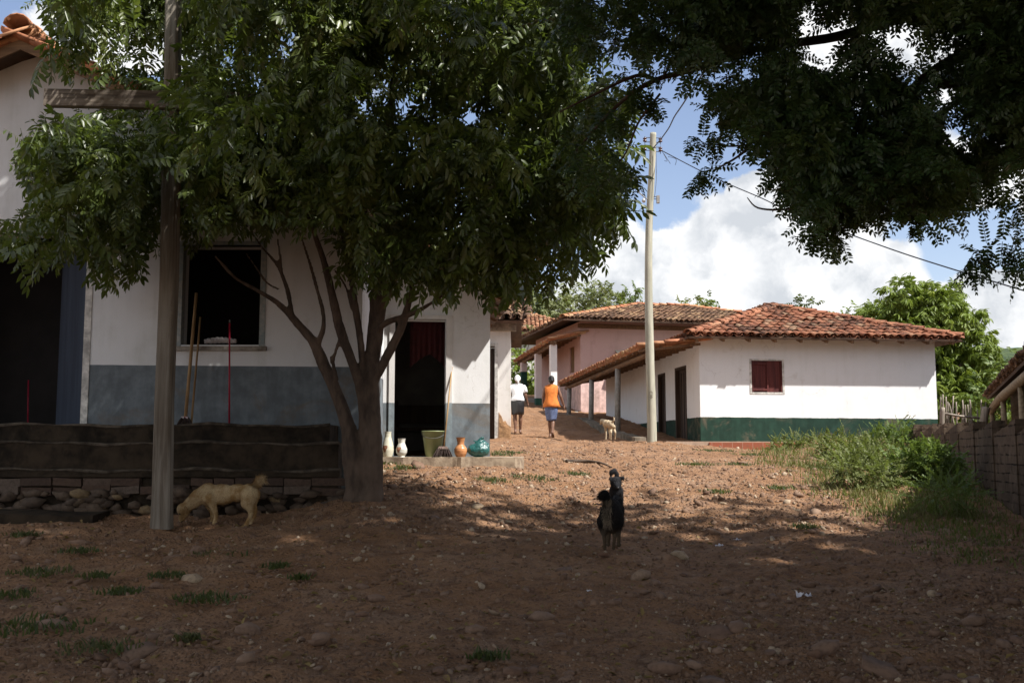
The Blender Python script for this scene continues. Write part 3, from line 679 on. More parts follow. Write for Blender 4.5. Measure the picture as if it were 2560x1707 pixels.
# ================================================================== BIG LEFT HOUSE
h = thing('gabled_hall', 'tall white building with grey dado, wide open doorway and unglazed window', 'building', (-5, 13.2, 1.8))
YW = 12.8
m_lh = M_plaster('hall_white_and_grey', (.66, .665, .675), GREY, 2.53, (-.008, 0), None, grime=.45, edge=.006)
OX1 = -5.30; OX0 = -7.6; WX0, WX1, WZ0, WZ1 = -4.12, -3.11, 2.82, 4.07; XL, XR = -12.0, -1.86
FL = 1.83
mb = MB(); wall(mb, (XL, YW), (XR, YW), .7, 4.62, .3, [(OX0-XL, OX1-XL, FL, 4.22), (WX0-XL, WX1-XL, WZ0, WZ1)])
wall(mb, (XR, YW+.3), (XR, 15.0), .7, 4.62, .3); wall(mb, (XR-.3, 15.0), (XL, 15.0), .7, 4.62, .3); wall(mb, (XL, 14.7), (XL, YW+.3), .7, 4.62, .3); mb.build('wall', m_lh, h)
xm = -6.05; SL = .45; zrg = 4.62+(XR-xm)*SL+.05
mb = MB(); zl = zrg-(xm-XL)*SL
mb.add([(XL, YW, 4.62), (XR, YW, 4.62), (xm, YW, zrg-.05), (XL, YW, max(zl, 4.62)), (XL, YW+.28, 4.62), (XR, YW+.28, 4.62), (xm, YW+.28, zrg-.05), (XL, YW+.28, max(zl, 4.62))], [(0, 1, 2, 3), (7, 6, 5, 4), (1, 5, 6, 2), (2, 6, 7, 3)]); mb.build('gable', m_lh, h)
th = math.atan(SL); ct, st_ = math.cos(th), math.sin(th)
YF = YW-.45; Lr = (XR+.3-xm)/ct
A = (XR+.3, YF, zrg-(XR+.3-xm)*SL); V1 = tiles(A, (0, 1, 0), (-ct, 0, st_), 15.2-YF, Lr); A2 = (xm-(XR+.3-xm), 15.2, A[2]); V2 = tiles(A2, (0, -1, 0), (ct, 0, st_), 15.2-YF, Lr)
V, F = cat([V1, V2, ridge_tiles((xm, YF-.12, zrg+.12), (xm, 15.2, zrg+.12), ZV, .36, 1.6)]); obj_np('roof', V, F, m_tile_orange, h, True)
m_barge = M_wood('brown_verge_board', (.26, .155, .08), (.12, .07, .04), 0)
mb = MB(); R0 = np.array((xm, YF, zrg+.03)); R1 = np.array((XR+.3, YF, A[2]+.03)); R2 = np.array((A2[0], YF, A[2]+.03)); dy = np.array((0, 15.2-YF, 0))
slab(mb, [R0+[0,.03,0], R1+[0,.03,0], R1+dy, R0+dy], .05); slab(mb, [R2+[0,.03,0], R0+[0,.03,0], R0+dy, R2+dy], .05); mb.build('roof_deck', m_under, h)
mb = MB(); dz = np.array((0, 0, -.16))
for a_, c_ in ((R0, R1), (R0, R2)): mb.hexa([a_+dz, c_+dz, c_+dz+[0,.028,0], a_+dz+[0,.028,0], a_, c_, c_+[0,.028,0], a_+[0,.028,0]])
mb.build('verge_board', m_barge, h)
# openings: frames, blue door leaf, room
m_blue = M_wood('faded_blue_door_paint', (.042, .054, .078), (.028, .035, .052), 2, 10)
mb = MB(); p0 = np.array((OX1-.02, YW+.14, FL)); mb.obox(p0, np.array((-.52, .50, 0)), np.array((-.03, -.03, 0)), ZV*2.36); dl = mb.build('door_leaf', m_blue, h); dl['label'] = 'faded blue wooden door leaf standing open'
mb = MB(); mb.box((OX1, YW-.012, FL), (OX1+.085, YW+.1, 4.28)); mb.box((OX0-.08, YW-.012, FL), (OX0, YW+.1, 4.28)); mb.box((OX0, YW-.010, 4.22), (OX1, YW+.1, 4.28)); mb.build('door_frame', m_frame, h)
m_wf = M_simple('blue_grey_window_frame', (.16, .20, .21), .3, 20, .7, col2=(.34, .34, .32))
mb = MB(); mb.box((WX0-.06, YW-.012, WZ0-.02), (WX0+.02, YW+.12, WZ1)); mb.box((WX1-.02, YW-.012, WZ0-.02), (WX1+.05, YW+.12, WZ1)); mb.box((WX0-.06, YW-.010, WZ1), (WX1+.05, YW+.12, WZ1+.05)); wf = mb.build('window_frame', m_wf, h)
mb = MB(); mb.box((WX0-.09, YW-.06, WZ0-.075), (WX1+.08, YW+.25, WZ0-.022)); mb.build('window_sill', m_conc, wf)
mb = MB(); mb.box((XL+.3, YW+.3, 1.7), (XR-.3, 14.7, FL)); mb.build('floor', m_conc, h)
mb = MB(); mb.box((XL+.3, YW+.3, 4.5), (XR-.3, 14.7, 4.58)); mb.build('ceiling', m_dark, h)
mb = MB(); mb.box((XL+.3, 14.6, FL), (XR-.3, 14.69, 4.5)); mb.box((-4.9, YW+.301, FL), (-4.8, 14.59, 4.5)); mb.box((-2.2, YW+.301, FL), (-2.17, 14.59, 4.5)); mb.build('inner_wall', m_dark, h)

# terrace in front: two stepped tiers on a brick and rubble footing
tr = thing('stepped_terrace', 'dark mossy stepped terrace on bricks and rubble before the tall building', 'terrace', (-5, 12.2, .8))
m_moss = M_simple('mossy_black_cement', (.042, .031, .021), .5, 7, .95, .8, .03, .1, col2=(.016, .013, .010))
def tier(name, x0, x1, y0, y1, zb, zt):
    mb = MB(); n = 60; xs = np.linspace(x0, x1, n+1)
    w1 = lambda x: .012*math.sin(x*3.1)+.009*math.sin(x*8.7+1); w2 = lambda x: .010*math.sin(x*2.3+2)+.007*math.sin(x*9.1)
    for a, c_ in zip(xs[:-1], xs[1:]): mb.hexa([(a, y0+w2(a), zb), (c_, y0+w2(c_), zb), (c_, y1, zb), (a, y1, zb), (a, y0+w2(a), zt+w1(a)), (c_, y0+w2(c_), zt+w1(c_)), (c_, y1, zt+w1(c_)), (a, y1, zt+w1(a))])
    return mb.build(name, m_moss, tr)
m_lip = M_simple('worn_terrace_edge', (.095, .078, .06), .5, 9, .95, .6, .02, .1, col2=(.03, .024, .018))
for nm, yy, zz, xe in (('edge', 12.192, 1.812, -2.125), ('edge', 11.922, 1.600, -1.975), ('edge', 11.852, 1.296, -1.945)):
    mb = MB(); P_ = np.linspace(-12, xe, 50); mb.tube([(x, yy+.012+.007*math.sin(x*9.1)+.01*math.sin(x*2.3+2), zz+.012*math.sin(x*3.1)+.009*math.sin(x*8.7+1)) for x in P_], [.016+.006*math.sin(x*5) for x in P_], 6); mb.build(nm, m_lip, tr)
tier('upper_tier', -12, -2.13, 12.20, 12.797, .6, 1.815); tier('middle_tier', -12, -1.98, 11.93, 12.19, .6, 1.605)
tier('lower_tier', -12, -1.95, 11.86, 11.92, 1.22, 1.30)
m_fbrick = M_geo('old_footing_brick', (.060, .040, .030), (.095, .060, .042), (.12, .09, .07))
mb = MB(); x = -12.0
while x < -1.95:
    wdt = .24+rng.random()*.16
    for zz, hh in ((1.125, .085), (1.03, .085)):
        if rng.random() < .88: mb.obox((x, 11.80+rng.random()*.05, zz+rng.normal()*.006), (wdt-.015, rng.normal()*.012, rng.normal()*.008), (0, .13, 0), (0, 0, hh))
    x += wdt
mb.build('brick_course', m_fbrick, tr)
m_rub = M_geo('rubble_stone', (.075, .054, .040), (.115, .080, .054), (.20, .14, .075))
def lumpy(c, r, seedv, n=2):
    """irregular stone: V,F"""
    V = ICO_V.copy(); d_ = 1+1.1*fbm(V*1.6+seedv, 3, 9); V = V*d_[:, None]
    return V*r+np.asarray(c), ICO_F
import bmesh
def ico(sub):
    bm = bmesh.new(); bmesh.ops.create_icosphere(bm, subdivisions=sub, radius=1); V = np.array([v.co[:] for v in bm.verts]); bm.verts.index_update(); F = np.array([[v.index for v in f.verts] for f in bm.faces]); bm.free(); return V, F
ICO_V, ICO_F = ico(2); ICO1_V, ICO1_F = ico(1)
parts = []
for k in range(420):
    x = rng.uniform(-11, -1.9); r = rng.uniform(.035, .095); z = rng.uniform(.72, 1.05); parts.append((ICO1_V*(1+rng.normal(size=(len(ICO1_V), 1))*.22)*np.array((r*rng.uniform(1, 1.8), r*.8, r*rng.uniform(.6, .95)))+np.array((x, 11.86-rng.random()*.08, z)), ICO1_F))
V, F = cat(parts); obj_np('rubble_footing', V, F, m_rub, tr, False)
mb = MB(); mb.box((-12, 11.88, .5), (-1.97, 11.925, 1.2)); mb.build('footing_core', m_moss, tr)
mb = MB(); xs = np.linspace(-11, -4.5, 30)
for a, c_ in zip(xs[:-1], xs[1:]):
    za, zc = .80+.02*math.sin(a*3)+.012*(a+8), .80+.02*math.sin(c_*3)+.012*(c_+8); mb.hexa([(a, 11.28, .3), (c_, 11.28, .3), (c_, 11.87, .3), (a, 11.87, .3), (a, 11.30, za), (c_, 11.30, zc), (c_, 11.87, zc+.03), (a, 11.87, za+.03)])
mb.build('foot_ledge', m_moss, tr)['label'] = 'worn cement ledge at the foot of the terrace'

# ================================================================== WOODEN CROSS
m_cross = M_wood('weathered_grey_timber', (.255, .225, .185), (.115, .090, .066), 2, 14, .8, .8)
m_crossb = M_wood('weathered_grey_crosspiece', (.21, .175, .14), (.06, .045, .035), 0, 12, .8, .9)
cb = U(402, 1322, 11.0); c_t = U(432, -70, 11.0)
t = thing('wooden_cross', 'tall weathered wooden cross on the terrace front, half hidden by leaves', 'cross', cb)
mb = MB(); prof = [(402, 1322, .135), (404, 1250, .128), (409, 1000, .118), (420, 700, .112), (426, 450, .108), (430, 200, .100), (432, -70, .095)]
Vv = []; 
for px, py, hw in prof:
    hw *= .76; c_ = U(px+2, py, 11.0); wv = rng.normal(size=4)*.004
    ch = .022
    for (dx, dyy) in ((-hw, -.08+ch), (-hw+ch, -.08), (hw-ch, -.08), (hw, -.08+ch), (hw, .08-ch), (hw-ch, .08), (-hw+ch, .08), (-hw, .08-ch)): Vv.append(c_+[dx+rng.normal()*.003, dyy, 0])
for i in range(len(prof)-1):
    for j in range(8): a = i*8+j; q = i*8+(j+1) % 8; mb.f.append((a, q, q+8, a+8))
mb.f.append(tuple(range(8*len(prof)-8, 8*len(prof)))); mb.v = [tuple(p) for p in Vv]
mb.build('post', m_cross, t)
mb = MB(); a_ = U(114, 246, 10.87); c_ = U(745, 258, 10.87); mb.bar(a_, c_, .09, .185); mb.build('crossbeam', m_crossb, t)
# ================================================================== FOLIAGE
def leaf_geo(L, w_, fold=.15, droop=.1):
    """one leaf along +X: V(6), quads"""
    V = np.array([(0, 0, 0), (.38*L, w_/2, fold*w_), (.38*L, 0, 0), (.38*L, -w_/2, fold*w_), (.75*L, w_*.36, fold*w_*.6-droop*L*.4), (.75*L, -w_*.36, fold*w_*.6-droop*L*.4), (L, 0, -droop*L)])
    F4 = np.array([(1, 2, 6, 4), (2, 3, 5, 6)]); F3 = np.array([(0, 2, 1), (0, 3, 2)])
    return V, F4, F3
def rotm(d, rolls):
    """(n,3,3) matrices whose X axis is d, z near up, rolled"""
    d = d/np.linalg.norm(d, axis=1)[:, None]; up = np.tile([0, 0, 1.], (len(d), 1)); y = np.cross(up, d); ny = np.linalg.norm(y, axis=1)
    y[ny < 1e-3] = (0, 1, 0); y /= np.linalg.norm(y, axis=1)[:, None]; z = np.cross(d, y)
    c_, s_ = np.cos(rolls)[:, None], np.sin(rolls)[:, None]; y2 = y*c_+z*s_; z2 = -y*s_+z*c_
    return np.stack([d, y2, z2], axis=2)
def instance(T, Fs, P, M, S):
    n, k = len(P), len(T); V = np.einsum('nij,kj->nki', M, T)*S[:, None, None]+P[:, None, :]
    off = (np.arange(n)*k)[:, None, None]; return V.reshape(-1, 3), [(f[None]+off).reshape(-1, f.shape[1]) for f in Fs]
def sprig(n, ln, L, w_, spread=55, droop=.35, pairs=False, seed=1, tipleaf=True, stem=.004):
    """twig of leaves along +X; returns V,[F4,F3]"""
    r = np.random.default_rng(seed); VV = []; F4 = []; F3 = []; k = 0
    lv, f4, f3 = leaf_geo(L, w_)
    items = []
    for i in range(n):
        t = ln*(.12+.88*i/max(1, n-1)); sd = [1, -1] if pairs else [1 if i % 2 else -1]
        for s in sd: items.append((t, s*R(spread)*(1-.35*i/n), .75+.25*math.sin(math.pi*(i+.8)/(n+.6))))
    if tipleaf: items.append((ln, 0, .95))
    for (t, a, sc) in items:
        a += r.normal()*.14; dr = -droop+r.normal()*.18
        d = np.array([[math.cos(a)*math.cos(dr), math.sin(a)*math.cos(dr), math.sin(dr)]]); M = rotm(d, np.array([r.normal()*.45]))[0]
        VV.append((lv*sc)@M.T+[t, 0, -.10*t*t/ln]); F4.append(f4+k); F3.append(f3+k); k += len(lv)
    for j in range(3):   # stem strip
        a0, a1 = ln*j/3, ln*(j+1)/3; z0, z1 = -.10*a0*a0/ln, -.10*a1*a1/ln
        VV.append(np.array([(a0, -stem, z0), (a0, stem, z0), (a1, stem, z1), (a1, -stem, z1)])); F4.append(np.array([(0, 1, 2, 3)])+k); k += 4
    return np.concatenate(VV), [np.concatenate(F4), np.concatenate(F3)]
def crown(name, mat, parent, centers, radii, per, temps, size=(.8, 1.25), down=-.2, out=.75, shell=.45, keep=None, seed=3, jit=.6, reach=.2):
    r = np.random.default_rng(seed); PP = []; DD = []
    for c_, ra, n in zip(centers, radii, per):
        d = r.normal(size=(n, 3)); d /= np.linalg.norm(d, axis=1)[:, None]
        q = shell+(1-shell)*r.random((n, 1))**.6; P = np.asarray(c_)+d*q*np.asarray(ra)
        PP.append(P); DD.append(d*out+r.normal(size=(n, 3))*jit*.6+[0, 0, down])
    P = np.concatenate(PP); Dn = np.concatenate(DD)
    if keep is not None: k = keep(P, P+Dn/np.linalg.norm(Dn, axis=1)[:, None]*reach); P, Dn = P[k], Dn[k]
    which = r.integers(0, len(temps), len(P)); VV = []; F4 = []; F3 = []; off = 0
    for i, (T, Fs) in enumerate(temps):
        s = which == i
        if not s.any(): continue
        V, FF = instance(T, Fs, P[s], rotm(Dn[s], r.normal(size=s.sum())*.5), r.uniform(*size, s.sum()))
        VV.append(V); F4.append(FF[0]+off); F3.append(FF[1]+off); off += len(V)
    return obj_np(name, np.concatenate(VV), [np.concatenate(F4), np.concatenate(F3)], mat, parent)
def inpoly(px, py, poly):
    inside = np.zeros(len(px), bool); n = len(poly); j = n-1
    for i in range(n):
        xi, yi = poly[i]; xj, yj = poly[j]
        c_ = ((yi > py) != (yj > py)) & (px < (xj-xi)*(py-yi)/((yj-yi) or 1e-9)+xi); inside ^= c_; j = i
    return inside
def proj(P):
    q = P-CAM; zc = q[:, 1]*cp_+q[:, 2]*sp_; yc = -q[:, 1]*sp_+q[:, 2]*cp_
    return 1280+FPX*q[:, 0]/zc, 853.5-FPX*yc/zc
m_bark = M_simple('dark_smooth_bark', (.115, .083, .062), .35, 9, .9, .8, .025, .15, 1, 1, .35, col2=(.045, .033, .026))

# ---------------------------------------------------------------- the spreading street tree on the left
tb = U(903, 1236, 11.7); T_ = thing('shade_tree', 'leafy multi stemmed shade tree growing at the corner of the stepped terrace', 'tree', tb)
c3 = crop(640, 550, 2.2406)
def stem(mb, pts, D=11.7, sub=6):
    P = [c3(x, y, D+dd) for x, y, r, dd in pts]; rr = [r*(.70 if y < 1250 else .86) for x, y, r, dd in pts]; P_, Q_ = smoothline(P, rr, sub); mb.tube(P_, Q_, 10, True, .10)
mb = MB()
stem(mb, [(575, 1580, .23, 0), (570, 1500, .17, 0), (545, 1330, .155, 0), (520, 1180, .125, 0), (470, 1020, .105, 0), (420, 900, .10, 0), (365, 780, .098, 0), (325, 690, .085, 0), (255, 605, .07, 0), (165, 505, .055, -.1), (100, 450, .045, -.2), (0, 390, .035, -.3), (-120, 320, .028, -.5), (-230, 200, .02, -.7)])
stem(mb, [(620, 1580, .24, 0), (640, 1500, .17, 0), (650, 1300, .145, 0), (655, 1150, .13, .0), (650, 1000, .13, .05), (640, 860, .13, .05), (660, 700, .135, .1), (680, 500, .14, .15), (690, 300, .13, .2), (705, 120, .12, .3), (720, -60, .10, .3), (740, -400, .08, .3), (770, -800, .05, .3)])
stem(mb, [(610, 1250, .08, 0), (600, 1050, .085, 0), (575, 900, .08, -.05), (525, 760, .08, -.1), (470, 610, .085, -.15), (440, 480, .075, -.2), (405, 330, .06, -.3), (370, 200, .05, -.4), (300, 0, .04, -.6), (200, -300, .03, -.9)])
stem(mb, [(610, 950, .07, .05), (600, 820, .062, 0), (580, 640, .06, -.05), (555, 480, .055, -.1), (540, 360, .05, -.15), (510, 230, .045, -.2), (480, 50, .035, -.3), (450, -250, .03, -.4)])
stem(mb, [(345, 700, .055, 0), (378, 600, .042, 0), (372, 500, .038, .05), (345, 400, .035, .1), (315, 290, .03, .1), (285, 190, .025, .1), (240, 60, .02, .1)])
stem(mb, [(200, 540, .045, -.08), (185, 430, .042, -.05), (155, 330, .036, 0), (110, 240, .03, 0), (40, 160, .024, 0), (-30, 60, .02, 0)])
stem(mb, [(140, 280, .03, 0), (135, 200, .026, 0), (120, 100, .02, 0)])
stem(mb, [(130, 390, .025, -.05), (60, 350, .024, -.1), (10, 280, .02, -.1), (-60, 180, .016, -.2)])
stem(mb, [(455, 900, .035, -.05), (432, 800, .03, -.08), (445, 740, .028, -.1), (470, 660, .03, -.12)])
stem(mb, [(425, 800, .03, -.08), (420, 760, .022, -.1)])
stem(mb, [(540, 500, .03, -.1), (500, 370, .026, -.15), (440, 280, .022, -.2)])
stem(mb, [(660, 900, .085, .05), (705, 820, .075, .0), (760, 710, .075, -.05), (810, 610, .072, -.1), (845, 500, .06, -.15), (862, 430, .05, -.2), (878, 340, .042, -.25), (900, 200, .035, -.3), (960, 0, .03, -.4)])
stem(mb, [(680, 620, .05, .05), (740, 570, .055, -.05), (850, 535, .046, -.15), (950, 485, .035, -.25), (1040, 425, .028, -.35), (1130, 330, .02, -.5), (1230, 250, .014, -.6)])
stem(mb, [(670, 520, .08, .1), (730, 420, .07, .1), (770, 300, .06, .1), (810, 150, .05, .1), (880, -50, .04, .1), (1000, -350, .03, .1)])
stem(mb, [(690, 200, .05, .2), (640, 60, .05, .1), (560, -200, .04, 0), (450, -500, .03, 0)])
stem(mb, [(720, 0, .05, .3), (860, -250, .04, .2), (1050, -500, .03, .1), (1250, -700, .02, 0)])
trk = mb.fused('trunk', m_bark, .017, T_, None, 2, (7, .02))
CROWN = [(150,-160),(500,-260),(1000,-260),(1380,-150),(1480,60),(1500,200),(1490,330),(1525,440),(1500,560),(1465,610),(1420,655),(1370,685),(1290,702),(1230,700),(1150,692),(1060,690),(980,670),(920,620),(860,560),(780,545),(700,560),(640,540),(560,550),(480,560),(420,600),(370,680),(330,695),(290,690),(260,630),(230,570),(160,545),(110,590),(50,600),(30,560),(90,480),(10,390),(110,290),(20,240),(110,150),(90,90),(120,60)]
rr_ = np.random.default_rng(21); cen = []; rad = []
while len(cen) < 330:
    px, py = rr_.uniform(-20, 1580), rr_.uniform(-330, 730)
    if not inpoly(np.array([px]), np.array([py]), CROWN)[0]: continue
    if 205 < px < 320 and 50 < py < 185: continue          # sky gap
    mid = 11.3 if px > 700 else 10.9
    half = 2.3*math.sqrt(max(.05, 1-((px-780)/880)**2))
    D = mid+rr_.uniform(-1, 1)*half
    if px < 960: D = min(D, 12.35)
    if py > 560: D = min(max(D, 10.2), 12.3 if px < 960 else 13.0)
    ra = rr_.uniform(.26, .46)*(.75 if py > 560 else 1)
    if 330 < px < 500 and D-ra < 11.15 and not (190 < py < 420): continue
    if 90 < px < 400 and 170 < py < 320 and D-ra < 10.95: continue
    cen.append(U(px, py, D)); rad.append(ra)
LOW = [(60,590,10.6,.30),(110,600,10.9,.25),(180,560,11.2,.3),(300,640,10.7,.26),(330,690,10.75,.17),(290,610,10.8,.3),(350,600,11.3,.25),(250,560,10.9,.3),(520,560,10.9,.28),(610,545,11.0,.25),(760,570,10.8,.2),(800,560,11.0,.2),(1000,680,11.6,.3),(1100,690,11.3,.28),(1200,690,11.3,.24),(1300,690,11.5,.22),(1390,665,11.8,.22),(1450,630,12,.24),(1490,570,12,.26),(1520,480,12,.28),(1530,350,11.6,.3),(1530,250,11.4,.3),(940,640,11.2,.3),(870,610,11,.3)]
for px, py, D, ra in LOW: cen.append(U(px, py, D)); rad.append(ra)
per = [int(46*(r/.36)**2) for r in rad]
m_lfA = M_leaf('shade_tree_leaf', (.036, .057, .014), (.088, .118, .025), .38, .33, (.175, .200, .045), .5)
tA = [sprig(10, .26, .085, .032, 60, .5, False, 13), sprig(9, .2, .075, .030, 70, .3, False, 14)]+[sprig(11, .36, .125, .044, 58, .55, False, s) for s in (1, 2, 3)]+[sprig(8, .26, .12, .045, 65, .75, False, 4)]
GAPA = [(rr_.uniform(620, 1480), rr_.uniform(20, 600), rr_.uniform(12, 26)) for k in range(34)]+[(rr_.uniform(150, 620), rr_.uniform(10, 480), rr_.uniform(10, 20)) for k in range(10)]
def keepA(P, Q):
    x, y, z = P.T; behind = (y > 12.62) & (x < -1.7) & (z < 7.2-.45*np.abs(x+6.05))
    behind |= (y > 15.7) & (x < -.2)
    u, v = proj(P); a, c_ = proj(Q); hide = (a > 112) & (a < 372) & (c_ > 205) & (c_ < 278) & (Q[:, 1] < 11.0) & (rng.random(len(P)) > .1); hide |= (u > 340) & (u < 490) & (y < 11.12) & ((v > 430) | (v < 190)); hide |= (a > 360) & (a < 460) & (Q[:, 1] < 11.12) & ((c_ > 430) | (c_ < 170)); hide |= (u > 105) & (u < 370) & (v > 205) & (v < 285) & (y < 11.0) & (rng.random(len(P)) > .1)
    hide |= (v > 730) | ((v > 690) & (u < 1180) & (u > 380)) | ((c_ > 590) & (u < 880) & (u > 500)) | ((v > 585) & (u > 380) & (u < 470))
    a, c_ = proj(Q); ins = inpoly(a, c_, CROWN) | (rng.random(len(P)) < .04); low = np.array([False]*len(P))
    for px, py, D, ra in LOW: low |= (np.hypot(u-px, v-py) < ra*225*1.15) & (np.hypot(a-px, c_-py) < ra*225*1.5)
    gp = np.zeros(len(P), bool)
    for gx_, gy_, gr in GAPA: gp |= (np.hypot(u-gx_, v-gy_) < gr) | (np.hypot(a-gx_, c_-gy_) < gr)
    return ~(behind | hide | gp) & (ins | low)
crown('crown', m_lfA, T_, cen, rad, [int(p*1.1) for p in per], tA, (.6, 1.2), -.45, .5, .2, keepA, 5, .95, .33)

# ---------------------------------------------------------------- the big pinnate tree overhead, trunk beyond the right edge of the photo
rt = np.array([9.2, 4.6, gz(9.2, 4.6)]); T_ = thing('tamarind_tree', 'huge dark feathery leaved tree overhanging the road from the right', 'tree', rt)
mb = MB()
def limb(pts, rads, sub=5): P_, Q_ = smoothline([np.asarray(p, float) for p in pts], rads, sub); mb.tube(P_, Q_, 9, True, .1)
limb([rt+[0, 0, -.3], rt+[-.1, .1, 1.2], rt+[-.2, .3, 2.8], rt+[-.5, .5, 4.5]], [.5, .36, .32, .30])
hub = rt+[-.5, .5, 4.4]
L1 = [hub, U(2700, -60, 7.6), U(2560, 150, 7.6), U(2380, 190, 7.5), U(2260, 240, 7.3), U(2130, 260, 7.1), U(1980, 330, 7)]
limb([hub, (7, 6, 5.6), U(2620, 140, 7.7), U(2520, 180, 7.5), U(2430, 205, 7.4), U(2340, 210, 7.3)], [.22, .16, .09, .05, .042, .03])
limb([U(2520, 60, 7.4), U(2440, 120, 7.3), U(2350, 165, 7.2), U(2290, 210, 7.1), U(2240, 280, 7.0), U(2170, 370, 6.9), U(2120, 470, 6.8)], [.06, .045, .03, .024, .02, .016, .01])
limb([hub, (6.5, 6.2, 6.0), U(2400, -90, 7.6), U(2250, 30, 7.4), U(2100, 90, 7.3), U(1900, 120, 7.2), U(1750, 170, 7.1), U(1640, 200, 7.1), U(1560, 250, 7.1), U(1490, 320, 7.1), U(1430, 390, 7.1)], [.2, .13, .06, .045, .035, .028, .022, .018, .014, .010, .005])
limb([U(1640, 200, 7.1), U(1590, 190, 7), U(1500, 230, 6.9), U(1400, 280, 6.8)], [.016, .013, .009, .005])
limb([U(1790, 90, 7.1), U(1745, 70, 7), U(1690, 140, 6.8), U(1655, 200, 6.7)], [.016, .012, .009, .006])
limb([U(1930, 240, 7.0), U(1900, 310, 6.9), U(1876, 362, 6.8), U(1840, 395, 6.8), U(1782, 427, 6.8)], [.025, .014, .011, .008, .005])
limb([U(1876, 362, 6.8), U(1905, 390, 6.8), U(1945, 408, 6.8), U(1985, 420, 6.8)], [.010, .008, .007, .005]); limb([U(1876, 362, 6.8), U(1820, 366, 6.8), U(1770, 358, 6.8)], [.008, .006, .004])
limb([U(2130, 480, 6.8), U(2040, 510, 6.8), U(1960, 524, 6.8), U(1895, 520, 6.8), U(1868, 494, 6.8)], [.012, .009, .008, .006, .003])
limb([U(2740, 330, 7.5), U(2600, 400, 7.2), U(2520, 430, 7), U(2440, 440, 6.9)], [.03, .018, .010, .005])
limb([U(1650, 235, 7.1), U(1600, 300, 7.1), U(1580, 345, 7.1), U(1560, 390, 7.1), U(1520, 440, 7.1)], [.009, .008, .007, .006, .003])
for k in range(9):
    a = k*.7; e = hub+np.array([math.cos(a)*rng.uniform(3, 6.5), math.sin(a)*rng.uniform(3, 6), rng.uniform(1.2, 3.4)])
    if e[1] > 9.5 or (e[1] > 6 and e[2] < 6): e[2] += 2
    limb([hub, hub*.55+e*.45+[0, 0, .6], e], [.16, .09, .03])
limb([hub, (6, 4, 7), (2, 4.5, 7.6), (-2, 5, 7.8), (-5, 5.5, 7.8)], [.2, .15, .11, .07, .03]); limb([(2, 4.5, 7.6), (0, 7, 7.9), (-2, 8, 8)], [.09, .06, .03]); limb([(6, 4, 7), (3, 7.5, 7.4), (1, 9, 7.6)], [.1, .07, .03])
m_barkR = M_simple('grey_brown_bark', (.12, .082, .058), .3, 9, .9, .7, .02, .15, col2=(.05, .034, .026))
mb.build('trunk', m_barkR, T_, True)
m_lfB = M_leaf('feathery_leaflet', (.020, .042, .014), (.036, .070, .020), .45, .22, (.06, .085, .018), .4)
def pinnate(n, ln, L, w_, seed): return sprig(n, ln, L, w_, 78, .12, True, seed, False, .002)
def compound(npin, seed):
    """several pinnae hanging off a twig"""
    r = np.random.default_rng(seed); VV = []; F4 = []; F3 = []; k = 0
    for i in range(npin):
        T, Fs = pinnate(8, .17, .042, .019, seed*10+i); a = (i-(npin-1)/2)*.75+r.normal()*.2
        d = np.array([[math.cos(a), math.sin(a), -.45+r.normal()*.2]]); M = rotm(d, np.array([r.normal()*.3]))[0]
        VV.append(T@M.T+[.02+.06*r.random(), 0, 0]); F4.append(Fs[0]+k); F3.append(Fs[1]+k); k += len(T)
    return np.concatenate(VV), [np.concatenate(F4), np.concatenate(F3)]
tB = [compound(4, 1), compound(3, 2), compound(5, 3)]
MASK = [(1330,-150),(2700,-200),(2720,420),(2590,420),(2540,360),(2500,420),(2470,470),(2436,507),(2375,535),(2292,560),(2208,555),(2130,525),(2108,600),(2074,630),(2024,610),(1996,515),(1924,474),(1950,400),(1963,350),(1935,355),(1868,340),(1840,350),(1807,325),(1780,265),(1735,245),(1657,265),(1640,205),(1560,150),(1500,150),(1420,200),(1370,120)]
GAPS = [(1880,130,38),(2030,60,55),(2060,130,45),(2290,130,55),(2190,90,32),(2420,190,34),(2200,300,26),(2390,325,48),(2500,290,34),(1830,200,28),(2140,230,26),(2330,220,32),(1750,120,24),(1690,200,26),(1600,100,24),(1960,200,26),(2250,40,34),(2480,90,24),(1540,60,26),(2080,420,20),(2300,480,20),(2520,200,26),(1700,40,20),(2370,60,26)]
def gapmask(u, v, p=.93):
    o = np.zeros(len(u), bool)
    for gx_, gy_, gr in GAPS: o |= np.hypot((u-gx_)/1.15, v-gy_) < gr*1.2
    return o & (rng.random(len(u)) < p)
cen = []; rad = []; per = []
while len(cen) < 290:
    px, py = rr_.uniform(1330, 2720), rr_.uniform(-220, 640)
    if not inpoly(np.array([px]), np.array([py]), MASK)[0]: continue
    D = rr_.uniform(5.7, 7.5); thin = px < 1720
    if thin and rr_.random() < .45: continue
    cen.append(U(px, py, D)); r = rr_.uniform(.13, .24); rad.append((r, r, r*.7)); per.append(13 if thin else 22)
